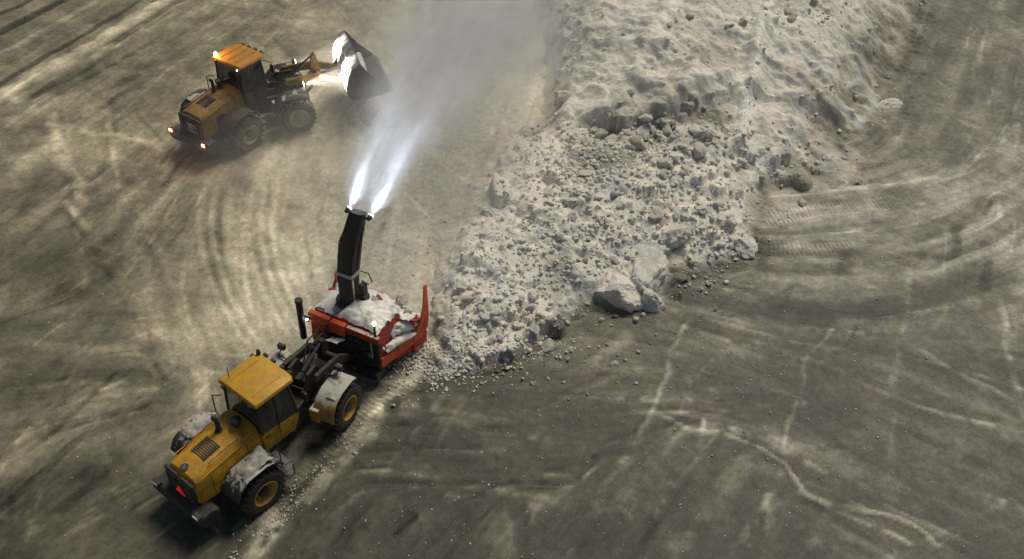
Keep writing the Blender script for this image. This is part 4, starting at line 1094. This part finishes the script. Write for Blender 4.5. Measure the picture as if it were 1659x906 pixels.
# ------------------------------------------------------------------ snow blower (carried by the front loader)
sb = empty('snow_blower', (-5.62, 24.2, 0), math.radians(65)); tag(sb, 'red snow blower with tall black discharge chute, caked in snow, eating into the pile', 'snow blower')
WB = 1.37
MB().box((.09, .95, 2.02), (.20, .84, .34)).build('rear_beam', 'red_bright', sb, bevel=.02)
MB().box((.07, .20, 1.93), (.22, .56, .50)).build('rear_beam', 'red_bright', sb, bevel=.03)
MB().box((.11, -.75, 2.0), (.18, 1.28, .26)).build('rear_beam', 'red', sb, bevel=.02)
MB().box((.16, .93, 1.2), (.2, .86, 1.25)).build('rear_panel', 'red', sb, bevel=.03)
MB().box((.16, -.44, 1.15), (.2, 1.84, 1.3)).build('engine_cover', 'black', sb, bevel=.03)
g = MB()
for k in range(8): g.box((.04, -.5, .75 + k * .12), (.05, 1.3, .04), ry=.4)
g.build('radiator_slats', 'black_rime', sb)['kind'] = 'stuff'
MB().prism([(.27, .35), (.27, 2.16), (1.5, 2.12), (1.75, 1.5), (1.75, .35)], -WB + .06, WB - .06).build('engine_housing', 'red', sb, bevel=.04)
MB().box((.05, -.9, .45), (.5, 1.0, .3)).box((-.05, .6, .5), (.5, .8, .25)).build('skid_frame', 'black', sb, bevel=.03)
for s in (-1, 1):
    MB().tube([(.0, s * .55, .6), (-.45, s * .55, .75)], .09, 10).build('mounting_pin', 'black', sb)
# flared side plates of the auger housing
for s in (-1, 1):
    ring0 = [(1.1, s * WB, .15), (1.1, s * WB, 1.72), (2.25, s * 1.78, 1.3), (2.45, s * 1.80, .95), (2.45, s * 1.80, .1)]
    ring1 = [(x, y - s * .07, z) for x, y, z in ring0]
    MB().loft([ring0, ring1]).build('side_plate', 'red', sb, bevel=.01)
    band = [(.12, s * (WB + .06), 1.15), (.9, s * (WB + .12), .95), (1.7, s * 1.66, .95), (2.2, s * 1.84, 1.1), (2.42, s * 1.86, 1.5)]
    low = [(x, y, z - (.42 if i < 4 else .6)) for i, (x, y, z) in enumerate(band)]
    rr0 = band + low[::-1]; rr1 = [(x, y - s * .06, z) for x, y, z in rr0]
    MB().loft([rr0, rr1]).build('side_wing', 'red_bright', sb, bevel=.01)
    MB().loft([[(1.75, s * 1.74, .95), (2.46, s * 1.86, .85), (2.46, s * 1.80, .85), (1.75, s * 1.68, .95)], [(2.05, s * 1.84, 1.5), (2.54, s * 1.86, 1.4), (2.54, s * 1.80, 1.4), (2.05, s * 1.78, 1.5)], [(2.32, s * 1.80, 2.0), (2.62, s * 1.80, 1.95), (2.62, s * 1.74, 1.95), (2.32, s * 1.74, 2.0)], [(2.52, s * 1.72, 2.7), (2.68, s * 1.72, 2.65), (2.68, s * 1.68, 2.65), (2.52, s * 1.68, 2.7)]]).build('cutter_bar', 'red_bright', sb, bevel=.008)
MB().prism([(1.7, 1.75), (2.30, 1.35), (2.33, 1.30), (1.75, 1.62)], -1.75, 1.75).build('auger_hood', 'red', sb, bevel=.01)
MB().prism([(1.74, .3), (1.8, .12), (2.3, .06), (2.3, .1), (1.82, .18), (1.8, 1.65), (1.74, 1.7)], -1.72, 1.72).build('auger_back', 'red', sb)
dr = MB().lathe([(.16, -1.7), (.16, 1.7)], 20, (2.12, 0, .68))
for s in (-1, 1):
    prev = None; vs = []
    for k in range(65):
        th = s * k * math.pi / 8; y = s * (1.65 - 1.35 * k / 64)
        vs += [(2.12 + .15 * math.cos(th), y, .68 + .15 * math.sin(th)), (2.12 + .5 * math.cos(th), y, .68 + .5 * math.sin(th)), (2.12 + .5 * math.cos(th), y + .03, .68 + .5 * math.sin(th)), (2.12 + .15 * math.cos(th), y + .03, .68 + .15 * math.sin(th))]
    dr.loft([vs[4 * k:4 * k + 4] for k in range(65)])
dr.build('auger', 'grey', sb)
# red stays standing at the left front corner
MB().box((2.35, 1.55, 1.9), (.12, .05, .9), ry=.12).box((2.2, 1.72, 1.75), (.10, .05, .8), ry=-.1).build('corner_stay', 'red_bright', sb)
MB().box((1.75, -.35, 2.0), (.3, .06, .7), ry=-.5).build('chute_stay', 'red', sb)
# chute
def rect(c, w_, d_, tilt, n_=3):
    cx, cy, cz = c; r = .1; pts_ = []
    for sx, sy in ((1, 1), (-1, 1), (-1, -1), (1, -1)):
        for k in range(n_):
            b0 = {(1, 1): 0, (-1, 1): 1, (-1, -1): 2, (1, -1): 3}[(sx, sy)] * math.pi / 2 + k * math.pi / 2 / (n_ - 1)
            pts_.append((sx * (d_ / 2 - r) + r * math.cos(b0), sy * (w_ / 2 - r) + r * math.sin(b0)))
    ct_, st_ = math.cos(tilt), math.sin(tilt)
    return [(cx + x * ct_, cy + y, cz - x * st_) for x, y in pts_]
MB().loft([rect((1.18, .46, 1.75), .72, .68, 0), rect((1.18, .46, 2.15), .66, .62, 0), rect((1.2, .46, 2.3), .58, .54, .02), rect((1.28, .46, 3.45), .57, .53, .06)]).build('lower_chute', 'chute', sb)
up_ = MB().loft([rect((1.28, .46, 3.42), .62, .56, .06), rect((1.36, .43, 4.1), .66, .58, .12), rect((1.47, .36, 4.7), .62, .54, .17), rect((1.62, .27, 5.25), .57, .48, .24), rect((1.76, .20, 5.72), .52, .42, .36)]).build('upper_chute', 'chute', sb)
MB().tube([(1.30, .14, 3.6), (1.38, .09, 4.1), (1.50, .04, 4.7), (1.64, -.02, 5.25)], .03, 6).build('chute_rib', 'chute', up_)
MB().tube([(1.30, .78, 3.6), (1.38, .77, 4.1), (1.50, .68, 4.7), (1.64, .56, 5.25)], .03, 6).build('chute_rib', 'chute', up_)
cl_ = MB().loft([rect((1.275, .46, 3.38), .70, .66, .06), rect((1.285, .46, 3.50), .72, .68, .06)]).build('clamp_ring', 'lamp_off', sb, bevel=.01)
tr = MB().lathe([(.44, -.06), (.50, -.05), (.50, .05), (.44, .06)], 28).build('turning_ring', 'black', sb); tr.rotation_euler = (math.radians(90), 0, 0); tr.location = (1.18, .42, 2.22)
MB().box((1.35, -.02, 2.75), (.26, .2, .5)).box((1.30, -.05, 2.45), (.3, .3, .25)).build('chute_motor', 'black', sb, bevel=.03)
MB().tube([(1.4, .06, 3.5), (1.5, -.18, 3.42), (1.5, -.30, 3.1), (1.45, -.18, 2.95), (1.38, .04, 3.1)], .022, 6).build('hose_loop', 'black', sb)
MB().tube([(1.0, .72, 2.2), (1.02, .74, 3.4), (1.25, .72, 4.6), (1.6, .58, 5.2)], .022, 6).build('cable', 'black', sb)
MB().tube([(1.08, .2, 2.2), (1.08, .2, 3.3)], .05, 8).build('cylinder', 'steel', sb)
# lit work lamps at the chute mouth
cx, cz = 1.74, 5.6
ldir = None
lamps = []
for s in (-1, 1):
    y = .20 + s * .42
    MB().tube([(cx, .20 + s * .20, cz), (cx, y, cz)], .035, 8).build('lamp_arm', 'black', sb)
    lh = MB().tube([(cx - .07, y, cz + .02), (cx + .09, y, cz + .05)], [.07, .09], 12).build('chute_lamp', 'black', sb)
    MB().tube([(cx + .09, y, cz + .05), (cx + .11, y, cz + .055)], .08, 12).build('lens', 'lamp_white', lh)
    lamps.append((cx + .20, y, cz + .09))
# exhaust, marker lamps
MB().tube([(-.10, 1.62, .95), (-.10, 1.62, 2.62)], .115, 16).tube([(-.1, 1.62, 2.6), (-.1, 1.62, 2.72)], .135, 16).build('exhaust_stack', 'black', sb)
MB().box((.0, 1.45, 1.9), (.06, .3, .06)).build('stack_bracket', 'black', sb)
ml = MB().box((.12, -1.22, 2.42), (.05, .05, .55)).build('lamp_post', 'black', sb); MB().tube([(.12, -1.22, 2.68), (.12, -1.22, 2.78)], .05, 10).build('marker_lamp', 'lamp_warm', ml)
ml = MB().box((.0, 1.42, 1.78), (.05, .05, .18)).build('lamp_post', 'black', sb); MB().tube([(-.03, 1.42, 1.84), (-.06, 1.42, 1.84)], .03, 8).build('marker_lamp', 'lamp_white', ml)
MB().tube([(.02, -1.12, 1.4), (-.02, -1.12, 1.9)], .03, 8).box((-.05, -1.12, 1.35), (.12, .16, .12)).build('valve', 'steel', sb)
MB().tube([(-.5, .5, 1.3), (-.05, .62, 1.95)], .055, 10).build('tilt_cylinder', 'black', sb)
MB().tube([(-.3, .55, 1.62), (-.05, .62, 1.95)], .03, 10).build('piston_rod', 'steel', sb)
# caked snow
patch('snow_load', [(.15, -1.30, 2.20), (1.65, -1.35, 2.16), (1.65, .15, 2.16), (.15, .55, 2.20)], sb, .30, 51, 50, 50, .22)
patch('snow_load', [(.25, .55, 2.2), (1.3, .8, 2.18), (1.3, 1.33, 2.18), (.25, 1.33, 2.2)], sb, .08, 52, 30, 30, .5)
patch('snow_load', [(1.45, -1.62, 1.85), (2.42, -1.70, 1.35), (2.42, 1.6, 1.35), (1.45, 1.4, 1.9)], sb, .34, 53, 50, 90, .2)
patch('snow_load', [(.9, -1.40, 1.45), (2.3, -1.80, 1.15), (2.35, -1.5, 1.35), (.9, -1.1, 2.0)], sb, .14, 55, 40, 20, .3)
patch('snow_load', [(1.2, .9, 2.2), (2.3, 1.0, 1.5), (2.3, 1.75, 1.4), (1.2, 1.35, 1.9)], sb, .25, 56, 40, 40, .3)
patch('snow_load', [(1.9, -1.72, 1.1), (2.55, -1.72, .75), (2.55, 1.7, .75), (1.9, 1.6, 1.2)], sb, .5, 61, 40, 90, .15)
patch('snow_load', [(.3, -1.50, 1.15), (1.9, -1.72, 1.0), (1.9, -1.45, 1.25), (.3, -1.35, 1.5)], sb, .10, 62, 50, 16, .5)
for (x, y, z, s, mt) in ((2.25, -.95, 1.95, .36, 'chunk_grey'), (2.05, -1.3, 1.75, .25, 'chunk_grey'), (1.5, -.3, 2.25, .2, 'chunk')):
    o = bpy.data.objects.new('snow_lump', random.choice(small[mt])); COL.objects.link(o); o.parent = sb; o.location = (x, y, z); o.scale = (s, s * .85, s)

# ------------------------------------------------------------------ the thrown snow: a plume lit by the two chute lamps, and blown powder
sbm = Matrix.Translation(sb.location) @ Matrix.Rotation(math.radians(65), 4, 'Z')
P0 = sbm @ Vector((1.80, .20, 5.78))
P2 = Vector((-.1, 47.0, 1.0)); APEX = 2.5
ax_ = Vector((P2.x - P0.x, P2.y - P0.y, 0)); LEN = ax_.length; HEAD = math.atan2(ax_.y, ax_.x); DROP = P2.z - P0.z


def plume_r(t): return .7 + 6.0 * t ** .88


def cz_(t): return DROP * t * t + APEX * 4 * t * (1 - t) * .5


pl = MB(); rings = []
for i in range(25):
    t = i / 24; r = plume_r(t) * 1.1
    rings.append([(t * LEN, r * math.cos(q * math.pi / 12), max(cz_(t) + r * math.sin(q * math.pi / 12), -P0.z - .3)) for q in range(24)])
pl.loft(rings)
m = bpy.data.materials.new('blown_snow'); m.use_nodes = True; n = m.node_tree; n.nodes.clear()
out = N(n, 'ShaderNodeOutputMaterial'); pv = N(n, 'ShaderNodeVolumePrincipled'); n.links.new(pv.outputs[0], out.inputs['Volume'])
pv.inputs['Color'].default_value = (.93, .94, .97, 1); pv.inputs['Anisotropy'].default_value = .15
tc = N(n, 'ShaderNodeTexCoord').outputs['Object']; sx = N(n, 'ShaderNodeSeparateXYZ'); n.links.new(tc, sx.inputs[0])
t = mathn(n, 'DIVIDE', sx.outputs[0], LEN, True)
tt = mathn(n, 'MULTIPLY', t, t)
czn = mathn(n, 'ADD', mathn(n, 'MULTIPLY', tt, DROP), mathn(n, 'MULTIPLY', mathn(n, 'SUBTRACT', t, tt), APEX * 2))
dz = mathn(n, 'SUBTRACT', sx.outputs[2], czn)
rad = mathn(n, 'SQRT', mathn(n, 'ADD', mathn(n, 'MULTIPLY', sx.outputs[1], sx.outputs[1]), mathn(n, 'MULTIPLY', dz, dz)))
Rn = mathn(n, 'ADD', mathn(n, 'MULTIPLY', mathn(n, 'POWER', t, .88), 6.0), .7)
q = mathn(n, 'DIVIDE', rad, Rn)
fall = mathn(n, 'POWER', mathn(n, 'SUBTRACT', 1.0, q, True), 1.4)
mp = N(n, 'ShaderNodeMapping'); mp.inputs['Scale'].default_value = (.5, 1, 1); n.links.new(tc, mp.inputs[0])
nz = noise_node(n, .75, 7, .66, mp.outputs[0], .9)
nr = N(n, 'ShaderNodeMapRange'); nr.inputs[1].default_value = .38; nr.inputs[2].default_value = .64; nr.inputs[3].default_value = .08; n.links.new(nz.outputs[0], nr.inputs[0])
mp2 = N(n, 'ShaderNodeMapping'); mp2.inputs['Scale'].default_value = (.9, 5.5, 5.5); n.links.new(tc, mp2.inputs[0])
nf = noise_node(n, 1.0, 5, .6, mp2.outputs[0], 1.2)      # ragged streaks in the young jet
nfr = N(n, 'ShaderNodeMapRange'); nfr.inputs[1].default_value = .40; nfr.inputs[2].default_value = .60; nfr.inputs[3].default_value = .25; nfr.inputs[4].default_value = 1.5; n.links.new(nf.outputs[0], nfr.inputs[0])
fall = mathn(n, 'MULTIPLY', fall, nfr.outputs[0])
dens = mathn(n, 'DIVIDE', 1.0, mathn(n, 'ADD', mathn(n, 'MULTIPLY', Rn, Rn), .2))
dd_ = mathn(n, 'MULTIPLY', mathn(n, 'MULTIPLY', fall, nr.outputs[0]), mathn(n, 'ADD', mathn(n, 'MULTIPLY', dens, .9), .36))
endf = N(n, 'ShaderNodeMapRange'); endf.inputs[1].default_value = 1.0; endf.inputs[2].default_value = .8; n.links.new(t, endf.inputs[0])
n.links.new(mathn(n, 'MULTIPLY', dd_, mathn(n, 'MULTIPLY', endf.outputs[0], 1.5)), pv.inputs['Density'])
M['plume'] = m
po = pl.build('snow_plume', 'plume', None); po.location = P0; po.rotation_euler.z = HEAD
tag(po, 'bluish white plume of thrown snow lit from the blower chute', 'snow plume', None, 'stuff')

m = bpy.data.materials.new('drifting_powder'); m.use_nodes = True; n = m.node_tree; n.nodes.clear()
out = N(n, 'ShaderNodeOutputMaterial'); pv = N(n, 'ShaderNodeVolumePrincipled'); n.links.new(pv.outputs[0], out.inputs['Volume'])
pv.inputs['Color'].default_value = (.9, .88, .85, 1)
tc = N(n, 'ShaderNodeTexCoord').outputs['Object']
ln = N(n, 'ShaderNodeVectorMath', operation='LENGTH'); n.links.new(tc, ln.inputs[0])
fa = mathn(n, 'POWER', mathn(n, 'SUBTRACT', 1.0, ln.outputs['Value'], True), 1.1)
nz = noise_node(n, 2.4, 7, .62, tc, .8)
nr = N(n, 'ShaderNodeMapRange'); nr.inputs[1].default_value = .35; nr.inputs[2].default_value = .68; nr.inputs[3].default_value = .2; n.links.new(nz.outputs[0], nr.inputs[0])
n.links.new(mathn(n, 'MULTIPLY', mathn(n, 'MULTIPLY', fa, nr.outputs[0]), .15), pv.inputs['Density'])
M['powder'] = m
for (u, v, z, rx, ry, rz_, an, lab) in ((700, 130, 2.6, 6.6, 16, 4.6, -.05, 'wide grey veil of powder snow falling beyond the blower chute'), (470, 250, 1.5, 6.5, 5.5, 2.6, .1, 'low powder haze drifting around the wheels of the farther loader')):
    c0 = unproj(u, v, z); bm = bmesh.new(); bmesh.ops.create_icosphere(bm, subdivisions=4, radius=1); me = bpy.data.meshes.new('powder_cloud'); bm.to_mesh(me); bm.free(); me.materials.append(m)
    o = bpy.data.objects.new('powder_cloud', me); COL.objects.link(o); o.location = c0; o.scale = (rx, ry, rz_); o.rotation_euler.z = an
    tag(o, lab, 'powder snow', None, 'stuff')

# chute lamps: real spot lights at the two lit lenses, shining along the plume
t1 = .16
aim = P0 + Vector((math.cos(HEAD) * LEN * t1, math.sin(HEAD) * LEN * t1, cz_(t1)))
for p in lamps:
    wp = sbm @ Vector(p); lat = sbm.to_3x3() @ Vector((0, 1, 0)); d_ = wp - aim - (wp - P0).dot(lat) * 1.6 * lat
    for en, sz, bl_ in ((5200, 10, .8), (2800, 26, 1.0), (700, 70, 1.0)):     # hot core and wide spill of the same lamp
        L_ = bpy.data.lights.new('chute_lamp_beam', 'SPOT'); L_.energy = en; L_.color = (.74, .84, 1.0); L_.spot_size = math.radians(sz); L_.spot_blend = bl_; L_.shadow_soft_size = .05
        lo = bpy.data.objects.new('chute_lamp_beam', L_); COL.objects.link(lo); lo.location = wp; lo.rotation_euler = d_.to_track_quat('Z', 'Y').to_euler()
